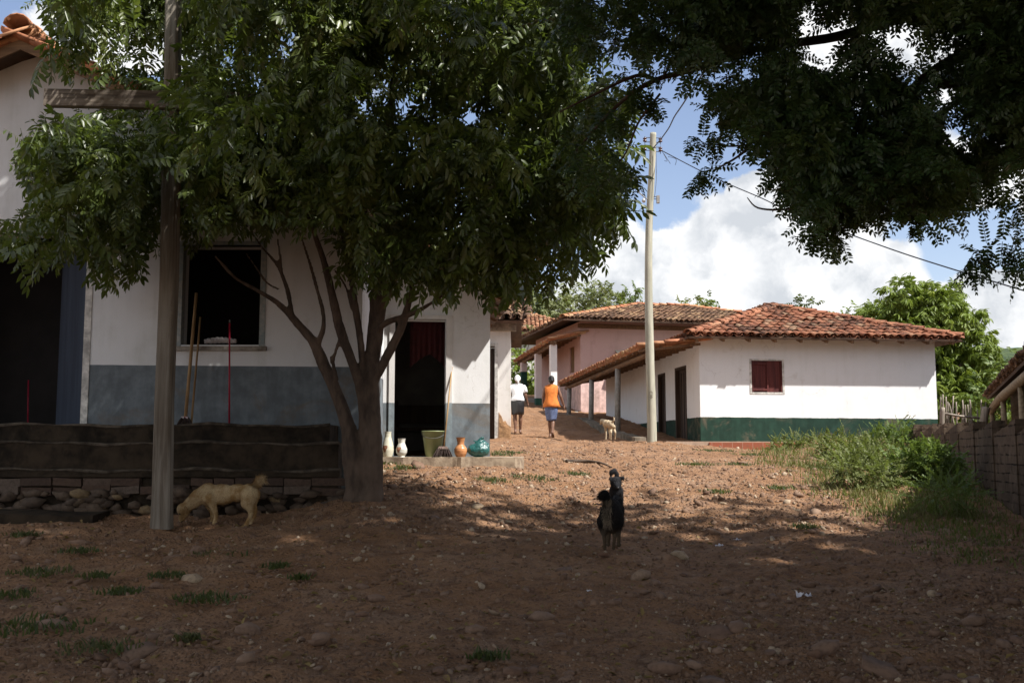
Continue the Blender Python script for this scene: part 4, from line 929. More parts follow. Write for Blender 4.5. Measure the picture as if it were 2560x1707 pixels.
SP = [(2060,590,6.8,.09),(2050,560,6.8,.12),(2095,590,6.8,.07),(2150,500,6.8,.1),(2180,525,6.8,.06),(2285,540,6.8,.06),(2310,560,6.8,.06),(2450,640,6.7,.09),(2500,630,6.7,.1),(2550,600,6.7,.12),(2555,660,6.7,.08),(2540,530,6.7,.08),(2560,460,6.7,.06),(2430,655,6.7,.05),(1752,432,6.8,.05),(1762,420,6.8,.04),(1725,350,6.8,.03),(1760,355,6.8,.04),(1795,330,6.8,.05),(1810,290,6.8,.07),(1850,290,6.8,.08),(1880,340,6.8,.06),(1920,320,6.8,.09),(1598,440,7.0,.03),(1560,250,7.1,.12),(1600,210,7.1,.12),(1510,300,7.1,.12),(1640,255,7.1,.05),(1540,380,7.1,.06),(2470,450,6.8,.1),(2400,500,6.9,.1),(2000,440,6.8,.12),(1960,450,6.8,.08),(1540,440,7,.1),(1480,420,7,.13),(1440,360,7,.15)]
def keepB(P, Q):
    u, v = proj(P); a, c_ = proj(Q); ok = inpoly(a, c_+25, MASK) & inpoly(u, v, MASK)
    return ok & ~gapmask(u, v) & ~gapmask(a, c_)
crown('crown', m_lfB, T_, cen, rad, per, tB, (.75, 1.25), -.4, .6, .1, keepB, 8, .9, .24)
crown('crown', m_lfB, T_, [U(px, py, D) for px, py, D, r in SP], [(r, r, r) for px, py, D, r in SP], [max(3, int(16*r/.1)) for px, py, D, r in SP], [pinnate(7, .15, .042, .019, 91), pinnate(8, .18, .044, .020, 92), pinnate(6, .12, .042, .02, 93)], (.8, 1.2), -.7, .6, .1, None, 18, .8)['label'] = 'hanging sprays at the edge of the crown'
# the rest of the same crown, above and behind the frame, that shades the road
cen = []; rad = []; per = []
while len(cen) < 640:
    x, y = rr_.uniform(-6.5, 13), rr_.uniform(-6, 9.6); z = rr_.uniform(6.6, 9.4)
    if z-1.5 < .46*y+1.0 and y > 0 and x < 6.5: continue
    if y > 5.9 and rr_.random() < (y-5.9)/2.0: continue
    if y > 5.5 and x < -2.5: continue
    if y > 10.0-.40*(z-1.0) + 2.6: continue
    if x < -2 and y < -3: continue
    cen.append((x, y, z)); rad.append((.95, .95, .5)); per.append(38)
for k in range(85):  # sparse out-of-frame sprays added to break up the shade edge on the road
    x, y, z = rr_.uniform(1.5, 10), rr_.uniform(6.2, 9.8), rr_.uniform(7.6, 9.6)
    if z-1.5 < .46*y+1.6 and x < 7: continue
    cen.append((x, y, z)); rad.append((1.2, 1.0, .45)); per.append(int(13-2.6*(y-6.2)))
tB2 = [sprig(9, .5, .17, .085, 75, .2, True, 3), sprig(8, .42, .15, .08, 75, .35, True, 4)]
crown('crown', m_lfB, T_, cen, rad, per, tB2, (.9, 1.3), -.2, .6, .0, lambda P, Q: ((proj(P)[1] < -60) & (proj(Q)[1] < -30)) | (P[:, 1] < .3) | (proj(P)[0] > 2680), 9, .9, .5)['label'] = 'unseen upper crown with sprays added to shade the road'

# ---------------------------------------------------------------- mango and other trees behind the houses
m_lfM = M_leaf('mango_leaf', (.110, .160, .022), (.165, .225, .032), .5, .33, (.22, .25, .035), .3)
m_lfG = M_leaf('mid_green_leaf', (.070, .115, .026), (.120, .165, .040), .5, .3, (.15, .18, .045), .3)
m_lfO = M_leaf('olive_leaf', (.105, .130, .050), (.165, .185, .075), .5, .3, (.20, .20, .09), .3)
m_lfD = M_leaf('dark_far_leaf', (.045, .075, .025), (.07, .10, .03), .5, .25, None, .3)
tM = [sprig(13, .22, .24, .055, 75, .75, False, 5), sprig(11, .16, .22, .055, 95, .95, False, 6)]
tG = [sprig(8, .3, .15, .075, 60, .35, False, 7), sprig(7, .25, .14, .08, 70, .5, False, 8)]
def tree(name, label, loc, cl, temps, mat, dens, bole=.14, size=(.8, 1.25), seed=1, down=-.3, group=None, sub=None):
    T_ = thing(name, label, 'tree', loc, group); mb = MB(); loc = np.asarray(loc, float)
    C_ = np.array([c[:3] for c in cl]); top = C_.mean(0)
    P_, Q_ = smoothline([loc-[0, 0, .3], loc*.5+top*.5+[.1, 0, -.3], top], [bole, bole*.75, bole*.4], 4); mb.tube(P_, Q_, 8, True, .1)
    fork = loc*.5+top*.5+[.1, 0, -.3]
    for c_ in cl:
        P_, Q_ = smoothline([fork, fork*.45+np.array(c_[:3])*.55+[0, 0, .1], np.array(c_[:3])], [bole*.45, bole*.28, bole*.1], 3); mb.tube(P_, Q_, 6, False)
    mb.build('trunk', m_bark, T_, True)
    crown('crown', mat, T_, C_, [(c[3], c[3], c[3]*.85) for c in cl], [int(dens*c[3]**2) for c in cl], temps, size, down, .8, .55, None, seed)
    return T_
def cl_px(lst, D, f=1.0):
    o = []
    for px, py, r in lst:
        dd = rng.uniform(-.8, .8)*f; o.append((*U(px, py, D+dd), r*D/2600))
    return o
mg = cl_px([(2230,800,70),(2290,770,75),(2350,790,70),(2260,850,80),(2340,860,85),(2410,860,70),(2440,920,55),(2390,930,80),(2310,930,80),(2240,910,70),(2250,740,45),(2320,735,35),(2420,800,45),(2460,870,35),(2380,1000,80),(2450,990,60),(2300,1000,70),(2200,860,50),(2190,800,40),(2270,790,60),(2370,740,38)], 33)
tree('mango_tree', 'bright green rounded mango tree behind the right end of the white house', (13.2, 33.5, 2.2), mg, tM, m_lfM, 210, .2, (.8, 1.2), 11)
bs = cl_px([(2500,960,60),(2560,980,60),(2470,1010,45),(2540,1040,60),(2600,930,70),(2620,1020,60),(2500,1060,45),(2590,1080,50)], 30)
tree('broadleaf_bush', 'dense green bush behind the dark shed roof at right', (15, 30, 1.8), bs, tG, m_lfG, 210, .08, (.8, 1.2), 12)
b2 = cl_px([(2130,830,40),(2180,800,40),(2150,790,35),(2110,805,25)], 40)
tree('yellow_green_tree', 'yellow green treetop showing over the right roof slope of the white house', (13.5, 40, 2.9), b2, tG, m_lfM, 160, .1, (.9, 1.3), 13)
for i, (lab, pxs, D, mt, dn) in enumerate([
    ('olive green trees massed behind the pale cottage roof', [(1270,770,50),(1320,760,50),(1370,755,50),(1240,800,45),(1400,780,40),(1300,800,40),(1350,790,40),(1200,770,60),(1150,740,70)], 62, m_lfO, 60),
    ('airy pale green tree left of the utility pole', [(1440,750,38),(1470,735,35),(1500,745,40),(1530,760,40),(1480,775,40),(1430,785,35),(1400,760,30),(1545,780,30)], 70, m_lfO, 42),
    ('small flat topped tree just left of the utility pole', [(1575,735,20),(1590,730,15),(1560,765,18),(1605,765,16),(1580,785,18),(1550,790,18)], 70, m_lfG, 42),
    ('reddish green treetop peeping over the pink house roof', [(1710,765,14),(1730,760,14),(1745,765,12),(1700,772,10)], 60, m_lfO, 70),
    ('small dark treetop over the pink house roof ridge', [(1765,755,14),(1780,760,12),(1755,768,12)], 60, m_lfG, 70),
    ('dark spreading treetop above the white house roof apex', [(1990,760,12),(2010,763,14),(2030,762,10),(1950,768,8),(1900,782,12)], 60, m_lfD, 70)]):
    cl = cl_px(pxs, D, 1.5); x = np.mean([c[0] for c in cl]); tree('background_tree', lab, (x, D+.5, gz(x, D)-.2), cl, tG, mt, dn*1.5, .14, (1.2, 1.9), 20+i, -.1, None)
hb = cl_px([(1290,960,30),(1330,950,35),(1310,920,28),(1340,985,30),(1365,960,30),(1300,985,25),(1280,900,25)], 49)
tree('garden_shrub', 'sunlit leafy shrub seen between the veranda pillars', (1, 49.3, 4.1), hb, tG, m_lfM, 190, .06, (1.0, 1.5), 31)
vp = cl_px([(1300,840,18),(1285,860,16),(1320,825,16),(1340,820,14),(1290,880,16),(1275,835,16)], 50.5, .3)
tree('wall_creeper', 'twiggy creeper growing up the pale cottage wall', (.3, 50.6, 4.8), vp, tG, m_lfO, 60, .06, (.8, 1.2), 32)
# far wooded ridge
m_hill, b = newmat('far_woods'); n_ = b.noise(pos(b), .35, 6, .7); finish(b, b.mix(b.ss(n_, .4, .6), (.025, .045, .02), (.07, .10, .035)), .95, n_, 1, 1.5)
hx = np.linspace(-260, 300, 260); hy = np.array([150, 165, 185, 220, 300]); prof = np.array([-2, .55, .9, 1, .6])
HX, HY = np.meshgrid(hx, hy); base = 8+6*np.exp(-((hx-110)/40)**2)+9*np.exp(-((hx-75)/22)**2)+6*np.exp(-((hx+60)/70)**2)+fbm(np.c_[hx*.09, hx*0, hx*0], 4, 4)*7
HZ = prof[:, None]*base[None]+4; HZ[0] = -2; HZ[1:4] += (fbm(np.c_[HX[1:4].ravel()*.35, HY[1:4].ravel()*.2, np.zeros(HX[1:4].size)], 3, 8)*3.2).reshape(3, -1)
ii = np.arange(HX.size).reshape(HX.shape); FF = np.c_[ii[:-1, :-1].ravel(), ii[:-1, 1:].ravel(), ii[1:, 1:].ravel(), ii[1:, :-1].ravel()]
o = obj_np('hills', np.c_[HX.ravel(), HY.ravel(), HZ.ravel()], FF, m_hill, None, True); tag(o, 'distant dark wooded hills on the horizon', 'hills', None, 'structure')

# ---------------------------------------------------------------- weeds and grass on the right verge
VERGE = [(1880,1135),(1960,1115),(2050,1090),(2200,1085),(2330,1110),(2420,1180),(2470,1290),(2560,1330),(2520,1420),(2400,1400),(2250,1320),(2100,1250),(2000,1195),(1920,1165)]
m_grass = M_leaf('verge_grass_blade', (.095, .110, .030), (.155, .160, .060), .6, .3, (.21, .155, .080), .2)
def blades(P, hgt, seed, w0=.006, lean=.5):
    r = np.random.default_rng(seed); n = len(P); a = r.uniform(0, 2*math.pi, n); ln = hgt*r.uniform(.5, 1.3, n); d = np.c_[np.cos(a), np.sin(a), np.zeros(n)]; s = np.c_[-np.sin(a), np.cos(a), np.zeros(n)]*(w0*r.uniform(.7, 1.4, n))[:, None]; le = r.uniform(.1, lean, n)
    up = np.array([0, 0, 1.]); m1 = P+d*(ln*le*.35)[:, None]+up*(ln*.55)[:, None]; tp = P+d*(ln*le)[:, None]+up*(ln*.95)[:, None]
    V = np.stack([P-s, P+s, m1+s*.8, m1-s*.8, tp], axis=1).reshape(-1, 3); k = (np.arange(n)*5)[:, None]
    return V, [np.array([[0, 1, 2, 3]])+k, np.array([[3, 2, 4]])+k]
pts = []
while len(pts) < 9500:
    px, py = rr_.uniform(1860, 2600), rr_.uniform(1085, 1430)
    if inpoly(np.array([px]), np.array([py]), VERGE)[0]:
        pts.append((px, py))
G = np.array([ground_at(px, py) for px, py in pts[:900]])
idx = rr_.integers(0, 900, 11000); idx = np.where((G[idx, 1] < 12) & (rr_.random(11000) < .6), rr_.integers(0, 900, 11000), idx); G = G[idx]+np.c_[rr_.normal(size=(11000, 2))*.22, np.zeros(11000)]; G[:, 2] = GZ(G[:, 0], G[:, 1])
V, FF = blades(G, np.interp(G[:, 1], [10, 13, 17], [.05, .08, .14]), 4, .006, 1.1); o = obj_np('grass', V, FF, m_grass); tag(o, 'low grass and weeds covering the right verge', 'grass', None, 'stuff')
m_weed = M_leaf('weed_leaf', (.085, .135, .032), (.135, .195, .050), .5, .35, (.18, .24, .05), .3)
m_weedd = M_leaf('feathery_weed_leaf', (.115, .145, .045), (.165, .185, .065), .5, .35, (.20, .21, .085), .25)
tW = [sprig(9, .20, .05, .026, 70, .15, True, 9), sprig(7, .16, .045, .024, 70, .3, True, 10)]
tW2 = [sprig(12, .28, .04, .012, 50, -.1, False, 11), sprig(10, .24, .035, .012, 55, 0, False, 12)]
BUSH = [('tall leafy weed clump against the green dado at right', 2230, 1115, [(2200,1108,34),(2245,1092,36),(2265,1120,38),(2210,1130,34),(2180,1122,26)], tW+tW2, m_weed),
        ('dense green bush at the foot of the adobe wall', 2330, 1215, [(2290,1155,42),(2330,1170,46),(2360,1195,38),(2300,1195,42),(2260,1175,38),(2330,1135,26),(2365,1150,20)], tW, m_weed),
        ('low bush spreading into the ditch below the adobe wall', 2400, 1290, [(2370,1225,34),(2400,1240,26),(2330,1235,30)], tW2, m_weed),
        ('wispy olive weeds before the middle of the verge', 2120, 1150, [(2080,1130,30),(2120,1126,32),(2150,1140,32),(2060,1138,24),(2170,1132,26)], tW2+tW, m_weedd),
        ('feathery weeds at the left end of the verge by the brick edge', 1985, 1125, [(1950,1115,18),(1985,1110,22),(2010,1118,22),(2040,1112,22)], tW2+tW, m_weedd),
        ('tangled olive weeds filling the middle of the verge', 2200, 1175, [(2110,1140,30),(2150,1150,34),(2190,1150,36),(2230,1160,36),(2270,1200,34)], tW2+tW, m_weedd),
        ('straggling weeds along the edge of the dirt road', 2200, 1220, [(2150,1180,34),(2200,1190,40),(2240,1210,34),(2110,1170,26)], tW2+tW, m_weedd)]
for i, (lb, px, py, lst, tp, mt) in enumerate(BUSH):
    G0 = ground_at(px, py); D = G0[1]; cl = cl_px(lst, D, .35); T_ = thing('weed_bush', lb, 'bush', G0); mb = MB()
    for c_ in cl:
        for q in range(5):
            e = np.array(c_[:3])+rng.normal(size=3)*c_[3]*.5; s0 = np.array([e[0]+rng.normal()*.12, e[1]+rng.normal()*.12, 0]); s0[2] = gz(s0[0], s0[1])-.03
            P_, Q_ = smoothline([s0, s0*.5+e*.5+rng.normal(size=3)*.03, e], [.008, .006, .003], 3); mb.tube(P_, Q_, 5, False)
    mb.build('stem', m_weedd, T_)
    C_ = [c[:3] for c in cl]; crown('foliage', mt, T_, C_, [(c[3]*1.3, c[3]*1.3, c[3]*1.1) for c in cl], [int((1300 if tp is tW else 1500)*c[3]**2)+25 for c in cl], tp, (.7, 1.2), .15, .7, .15, lambda P, Q: P[:, 2] > GZ(P[:, 0], P[:, 1]), 40+i)
# low grass tufts on the road
TUF = [(90,1580,.42),(255,1632,.28),(110,1440,.30),(240,1450,.16),(520,1510,.28),(540,1395,.28),(300,1490,.2),(420,1450,.18),(20,1500,.25),(690,1425,.14),(750,1455,.1),(470,1610,.1),(1225,1655,.12),(1240,1140,.4),(1330,1200,.4),(1230,1205,.3),(1270,1135,.45),(1790,1235,.25),(1740,1165,.4),(1790,1130,.5),(1850,1165,.35),(2010,1325,.2),(1950,1225,.25),(1000,1175,.3),(960,1165,.25),(1440,1190,.25),(1880,1140,.4),(200,1385,.2),(60,1345,.2)]
m_tuft = M_leaf('low_green_weed', (.045, .060, .024), (.075, .090, .036), .6, .25, (.12, .095, .05), .2)
m_tuftw = M_simple('tiny_white_flower', (.6, .6, .58), .1, 20)
for i, (px, py, rd) in enumerate(TUF):
    G0 = ground_at(px, py); n = int(70+330*rd); r = np.random.default_rng(100+i); a = r.uniform(0, 6.28, n); q = .8*rd*r.random(n)**.62*(.6+.4*np.sin(a*2.5+i)**2)
    P = np.c_[G0[0]+np.cos(a)*q*1.3, G0[1]+np.sin(a)*q, np.zeros(n)]; P[:, 2] = GZ(P[:, 0], P[:, 1])+.02
    V, FF = blades(P, .045, 200+i, .006, 1.5); o = obj_np('grass_tuft', V, FF, m_tuft, None, False, (G0[0], G0[1], G0[2])); tag(o, 'low green weed tuft growing out of the stony dirt', 'grass tuft', 'weed tufts on the dirt road')
# ================================================================== ADOBE WALL (right), SHED, FENCE
WA = np.array([4.15, 5.4, 0]); WB = np.array([8.62, 22.6, 0]); wd = unit(WB-WA); wn = np.array([-wd[1], wd[0], 0]); WLn = np.linalg.norm(WB-WA)
t = thing('adobe_wall', 'dark mud brick wall with saw toothed top along the right verge', 'wall', WA+wd*8+ZV*.7)
m_adobe, b = newmat('weathered_mud_brick'); P = pos(b); s3 = b.n('ShaderNodeSeparateXYZ', i={0: P}); wv = b.noise(P, 3, 4)
q = b.n('ShaderNodeCombineXYZ', i={0: b.m('MULTIPLY', s3.outputs[1], 1.03), 1: b.m('ADD', s3.outputs[2], b.m('MULTIPLY', wv, .05))}).outputs[0]
bt = b.n('ShaderNodeTexBrick', i={'Vector': q, 'Color1': (.135, .098, .072, 1), 'Color2': (.105, .076, .056, 1), 'Mortar': (.085, .062, .047, 1), 'Scale': 1.0, 'Mortar Size': .011, 'Mortar Smooth': .6, 'Brick Width': .42, 'Row Height': .115})
n_ = b.noise(P, 7, 7, .65); n2_ = b.noise(P, 1.1, 4)
cc = b.mix(b.ss(n_, .45, .68, 0, .75), bt.outputs[0], (.17, .125, .092)); cc = b.mix(b.ss(n2_, .45, .65, 0, .6), cc, (.07, .052, .04))
gap = b.m('MULTIPLY', bt.outputs['Fac'], b.ss(n_, .52, .40)); cc = b.mix(b.m('MULTIPLY', gap, .7), cc, (.035, .026, .02))
finish(b, cc, .95, b.m('SUBTRACT', n_, b.m('MULTIPLY', gap, 1.2)), .9, .04, .1)
pos_ = 0.0; k = 0
while pos_ < WLn-.2:
    ln = min(1.42+rng.normal()*.06, WLn-pos_); p0 = WA+wd*pos_; p1 = WA+wd*(pos_+ln)
    zt = lambda y: np.interp(y, [5, 12, 22.6], [1.70, 1.80, 2.0])
    za, zc = zt(p0[1])+.08, zt(p1[1])-.10; zb0, zb1 = gz(*p0[:2])-.4, gz(*p1[:2])-.4; th_ = .16
    mb = MB(); NS = 8
    for i in range(NS):
        f0, f1 = i/NS, (i+1)/NS; a0, a1 = p0*(1-f0)+p1*f0, p0*(1-f1)+p1*f1; h0, h1 = za*(1-f0)+zc*f0+rng.normal()*.006, za*(1-f1)+zc*f1+rng.normal()*.006
        zb = min(zb0, zb1); mb.hexa([a0+ZV*zb, a1+ZV*zb, a1-wn*th_+ZV*zb, a0-wn*th_+ZV*zb, a0+ZV*h0, a1+ZV*h1, a1-wn*th_+ZV*h1, a0-wn*th_+ZV*h0])
    mb.build('panel', m_adobe, t)
    mb = MB(); mb.obox(p1+wn*.018-wd*.05+ZV*min(zb0, zb1), wd*.075, -wn*(th_+.03), ZV*(zt(p1[1])+.03-min(zb0, zb1))); mb.build('pier', m_adobe, t)
    pos_ += ln; k += 1
# dark tiled shed roof over the wall
t = thing('tiled_shed', 'low dark tiled shed roof with pole rafter poking in at the right edge', 'shed', (11, 18, 1.3))
S0 = U(2462, 996, 27); S1 = U(2560, 886, 15.2); sd = unit((S1-S0)*[1, 1, 0]); Ls = np.linalg.norm(S1-S0)+6; zr_ = S0[2]; S0 = np.array([S0[0], S0[1], zr_]); sr = np.array([-sd[1], sd[0], 0]); sr = sr if sr[0] > 0 else -sr
ang_ = R(24); us = sr*math.cos(ang_)+ZV*math.sin(ang_)
e = -sd if np.cross(-sd, us)[2] > 0 else sd
A = S0+sd*Ls if np.dot(e, sd) < 0 else S0
V, F = tiles(A, e, us, Ls, 3.4, None, .26, .36); obj_np('roof', V, F, m_tile_old, t, True)
mb = MB(); slab(mb, [S0-ZV*.01+us*.05, S0+sd*Ls-ZV*.01+us*.05, S0+sd*Ls+us*3.4, S0+us*3.4], .05); mb.build('roof_deck', m_under, t)
mb = MB(); P_, Q_ = smoothline([S0+sd*(-.1)+sr*.12-ZV*.34, S0+sd*4+sr*.12-ZV*.22, S0+sd*9+sr*.12-ZV*.2, S0+sd*(Ls-.2)+sr*.12-ZV*.2], [.085, .10, .09, .09], 4); mb.tube(P_, Q_, 10, True, .04); mb.build('beam', m_rough, t, True)
mb = MB(); b0 = S0+sr*.6; mb.obox(b0+ZV*(.5-b0[2]), sd*Ls, sr*.2, ZV*(zr_+.2-.5)); mb.obox(b0+ZV*(.5-b0[2])+sr*.2, sd*.2, sr*2.4, ZV*(zr_-.5)); mb.build('wall', m_adobe, t)
for s in (.3, 5, 10, 15):
    mb = MB(); p_ = S0+sd*s+sr*.14; mb.tube([p_*[1, 1, 0]+ZV*(gz(p_[0], p_[1])-.2), p_-ZV*.27], [.07, .06], 8); mb.build('post', m_rough, t, True)
# stick fence
t = thing('stick_fence', 'fence of thin grey upright sticks between the white house and shed', 'fence', U(2400, 1085, 25.5))
m_stick = M_wood('grey_stick', (.34, .29, .24), (.17, .14, .11), 2, 12)
for k in range(17):
    px = 2352+k*7.2+rng.normal()*1.5; py0 = 1100; py1 = rng.uniform(985, 1020)+(12 if k > 10 else 0); lean = rng.normal()*4
    a_, c_ = U(px, py0, 25.6+rng.normal()*.03), U(px+lean-3, py1, 25.6+rng.normal()*.05); mb = MB(); P_, Q_ = smoothline([a_, a_*.5+c_*.5+rng.normal(size=3)*.015, c_], [.026, .024, .015], 3); mb.tube(P_, Q_, 6, True, .1); mb.build('stake', m_stick, t, True)
mb = MB(); mb.tube([U(2350, 1032, 25.45), U(2400, 1040, 25.44), U(2458, 1046, 25.45)], [.035, .03, .03], 7); mb.build('rail', m_stick, t, True)
mb = MB(); P_, Q_ = smoothline([U(2453, 1110, 25.4), U(2459, 1050, 25.4), U(2466, 1018, 25.4)], [.10, .10, .09], 3); mb.tube(P_, Q_, 9, True, .06); mb.build('post', m_stick, t, True)
mb = MB(); P_, Q_ = smoothline([U(2358, 1110, 25.4), U(2356, 1060, 25.4), U(2357, 1018, 25.4)], [.055, .055, .05], 3); mb.tube(P_, Q_, 9, True, .06); mb.build('post', m_stick, t, True)

# ================================================================== UTILITY POLE AND WIRES
DP = 24.7
pb = U(1629.5, 1108, DP); t = thing('utility_pole', 'tall weathered wooden utility pole with insulators beside the white house porch', 'utility pole', pb)
m_pole = M_wood('pole_grey_green_wood', (.42, .40, .32), (.24, .24, .19), 2, 9, .8, .4)
mb = MB(); pts = [(1630, 1125, .118), (1629.3, 1050, .112), (1625, 900, .104), (1621.5, 720, .094), (1623, 560, .086), (1630, 420, .078), (1633, 333, .076)]
P_, Q_ = smoothline([U(x, y, DP) for x, y, r in pts], [r for x, y, r in pts], 8); mb.tube(P_, Q_, 16, True, .03); mb.build('pole', m_pole, t, True)
m_iron = M_simple('dark_galvanised_iron', (.10, .095, .09), .2, 20, .6); m_ins = M_simple('brown_porcelain', (.085, .032, .026), .2, 20, .25, spec=.6); m_box = M_simple('grey_meter_box', (.30, .29, .27), .15, 20, .6)
for sgn, xx, ylist in ((-1, 1612, (350, 371)), (1, 1651, (351, 374))):
    for y in ylist:
        c_ = U(xx, y, DP); cp0 = U(1632, y, DP)
        mb = MB()
        for dz in (.055, -.055): mb.bar(cp0+ZV*dz, c_+ZV*dz, .014, .014)
        mb.tube([c_+ZV*.09, c_-ZV*.11], [.008, .008], 6); bk = mb.build('bracket', m_iron, t)
        mb = MB(); mb.lathe([(.02, -.05), (.045, -.04), (.05, -.02), (.028, -.005), (.03, .008), (.05, .02), (.045, .042), (.02, .05)], c_, 12); mb.build('insulator', m_ins, t, True)
mb = MB(); mb.lathe([(.088, -.012), (.088, .012)], U(1631, 371, DP), 16); mb.build('band', m_iron, t)
mb = MB(); c_ = U(1645, 499, DP-.02); mb.box(c_-[.035, .05, .09], c_+[.035, .05, .09]); mb.build('meter_box', m_box, t)
mb = MB(); mb.bar(U(1630, 492, DP), U(1643, 492, DP), .015, .015); mb.bar(U(1630, 498, DP), U(1643, 498, DP), .015, .015); mb.build('bracket', m_iron, t)
mb = MB(); P_, Q_ = smoothline([U(1622, 502, DP), U(1612, 494, DP-.1), U(1598, 482, DP-.2), U(1588, 471, DP-.3), U(1560, 452, DP-.5)], [.014]*5, 3); mb.tube(P_, Q_, 7); arm = mb.build('lamp_arm', m_box, t, True)
mb = MB(); c_ = U(1609.5, 501, DP-.1); mb.lathe([(.025, -.055), (.045, -.03), (.048, 0), (.03, .03), (.02, .05)], c_, 12); mb.build('photocell', M_simple('pale_plastic', (.45, .45, .44), .2, 9, .4), t, True)
mb = MB(); P_, Q_ = smoothline([U(1640, 378, DP-.12), U(1641, 440, DP-.13), U(1638, 480, DP-.12), U(1635, 495, DP-.1)], [.006]*4, 5); mb.tube(P_, Q_, 5); mb.build('down_cable', m_iron, t, True)
cu = bpy.data.curves.new('number', 'FONT'); cu.body = "C30"; cu.size = .10; cu.extrude = .001; tx = bpy.data.objects.new('number', cu); COL.objects.link(tx)
dg = bpy.context.evaluated_depsgraph_get(); dg.update(); me = bpy.data.meshes.new_from_object(tx.evaluated_get(dg)); bpy.data.objects.remove(tx)
m_ink = M_simple('faded_paint_mark', (.12, .10, .075), .2, 20); o = bpy.data.objects.new('number', me); COL.objects.link(o); me.materials.clear(); me.materials.append(m_ink); o.parent = t; pp = U(1622.5, 978, DP); o.location = Vector(np.array((pp[0]-.0, DP-.112, pp[2]))-wloc(t)); o.rotation_euler = (math.pi/2, math.pi/2, 0)
m_wire = M_simple('black_cable', (.03, .035, .05), .1, 20, .6)
def wire(lb, pts, r, grp='overhead service wires'):
    mb = MB(); P_, Q_ = smoothline(pts, [r]*len(pts), 6); mb.tube(P_, Q_, 5); o = mb.build('overhead_wire', m_wire, None, True, pts[0]); tag(o, lb, 'wire', grp); return o
def sag(a, c_, n, s): a, c_ = np.asarray(a), np.asarray(c_); return [a*(1-f)+c_*f-ZV*s*4*f*(1-f)+(rng.normal(size=3)*.012 if 0 < f < 1 else 0) for f in np.linspace(0, 1, n)]
wire('black service wire sagging from the pole down to the right edge', sag(U(1653, 376, DP), U(2640, 750, 15), 12, .25), .012)
wire('twisted cable rising from pole top toward the overhanging branches', sag(U(1633, 371, DP-.1), U(1730, 225, 16), 7, .05)+[U(1800, 120, 12)], .013)
wire('wire leaving the pole top into the foliage at left', sag(U(1612, 372, DP), U(1500, 520, 20), 6, .1)+[U(1380, 660, 18.5)], .010)
mb = MB()
for a, c_, e in (((1655, 378), (1668, 402), (1661, 402)), ((1660, 385), (1675, 408), (1674, 407)), ((1670, 392), (1690, 398), (1688, 413))):
    P_, Q_ = smoothline([U(*a, DP-.1), U(*c_, DP-.15), U(*e, DP-.15)], [.006]*3, 4); mb.tube(P_, Q_, 5)
mb.build('loose_cable', m_wire, t, True)

# ================================================================== PROPS ON THE STEP AND TERRACE
c5 = crop(940, 1000, 7.35); DS = 15.62; SC = 7.35*FPX/DS
m_cer = M_simple('cream_glaze', (.56, .53, .42), .12, 14, .35, .05, .003, .5); m_ter = M_simple('terracotta_glaze', (.50, .225, .095), .15, 14, .3, .05, .003, .5); m_motif = M_simple('rust_painted_motif', (.36, .17, .10), .35, 30, .5)
def vase(name, lb, cx, base_y, prof, mat, motif=None):
    b0 = c5(cx, base_y, DS); b0[2] = 1.428; t = thing(name, lb, 'vase', b0)
    pr = [(r/SC, (base_y-y)/SC) for r, y in prof][::-1]
    P_, Q_ = smoothline([(0, 0, z) for r, z in pr], [r for r, z in pr], 5); pr2 = [(q, p[2]) for p, q in zip(P_, Q_)]
    rt_, zt_ = pr2[-1]; pr2 += [(rt_*.86, zt_), (rt_*.78, zt_-.03)]
    mb = MB(); mb.lathe(pr2, b0, 28); mb.build('body', mat, t, True)
    if motif:
        a0, da, zz, hh = motif; mb = MB(); n = 14; k = len(mb.v); ring = []
        for i in range(n):
            th_ = 2*math.pi*i/n; wob_ = 1+.25*math.sin(th_*3); a_ = a0+da*math.cos(th_)*wob_; z_ = zz+hh*math.sin(th_)*wob_
            r_ = np.interp(z_, [z for r, z in pr2[:-2]], [r for r, z in pr2[:-2]])+.002; mb.v.append(tuple(b0+[r_*math.cos(a_), r_*math.sin(a_), z_]))
        r_ = np.interp(zz, [z for r, z in pr2[:-2]], [r for r, z in pr2[:-2]])+.004; mb.v.append(tuple(b0+[r_*math.cos(a0), r_*math.sin(a0), zz]))
        for i in range(n): mb.f.append((i, (i+1) % n, n))
        mb.build('motif', m_motif, t)
    return t
vase('tall_vase', 'large cream vase with rust motif half hidden by the tree trunk', 215, 1050, [(63, 590), (58, 625), (62, 690), (82, 760), (105, 850), (110, 920), (100, 990), (85, 1050)], m_cer, (-2.0, .45, .13, .05))
vase('small_vase', 'small white footed vase with brown swirl beside the larger cream one', 468, 1055, [(76, 720), (66, 745), (58, 800), (78, 850), (104, 915), (98, 975), (70, 1020), (58, 1035), (66, 1055)], M_simple('white_glaze', (.62, .61, .55), .12, 16, .35, .05, .003, .5), (-2.1, .5, .115, .04))
vase('clay_vase', 'glossy orange clay vase with flared neck beside the green bag', 1555, 1048, [(92, 690), (82, 705), (64, 770), (62, 820), (84, 850), (112, 890), (121, 935), (112, 985), (90, 1025), (76, 1048)], m_ter)
bq = c5(1050, 1028, 15.72); bq[2] = 1.428; t = thing('bucket', 'pale olive green plastic bucket in the open doorway', 'bucket', bq); m_bk = M_simple('olive_green_plastic', (.27, .31, .15), .08, 6, .4, .05, .003, .4)
mb = MB(); mb.lathe([(.105, 0), (.112, .004), (.168, .375), (.180, .377), (.180, .388), (.170, .390), (.163, .385), (.108, .02), (.0, .015)], bq, 36); mb.build('body', m_bk, t, True)
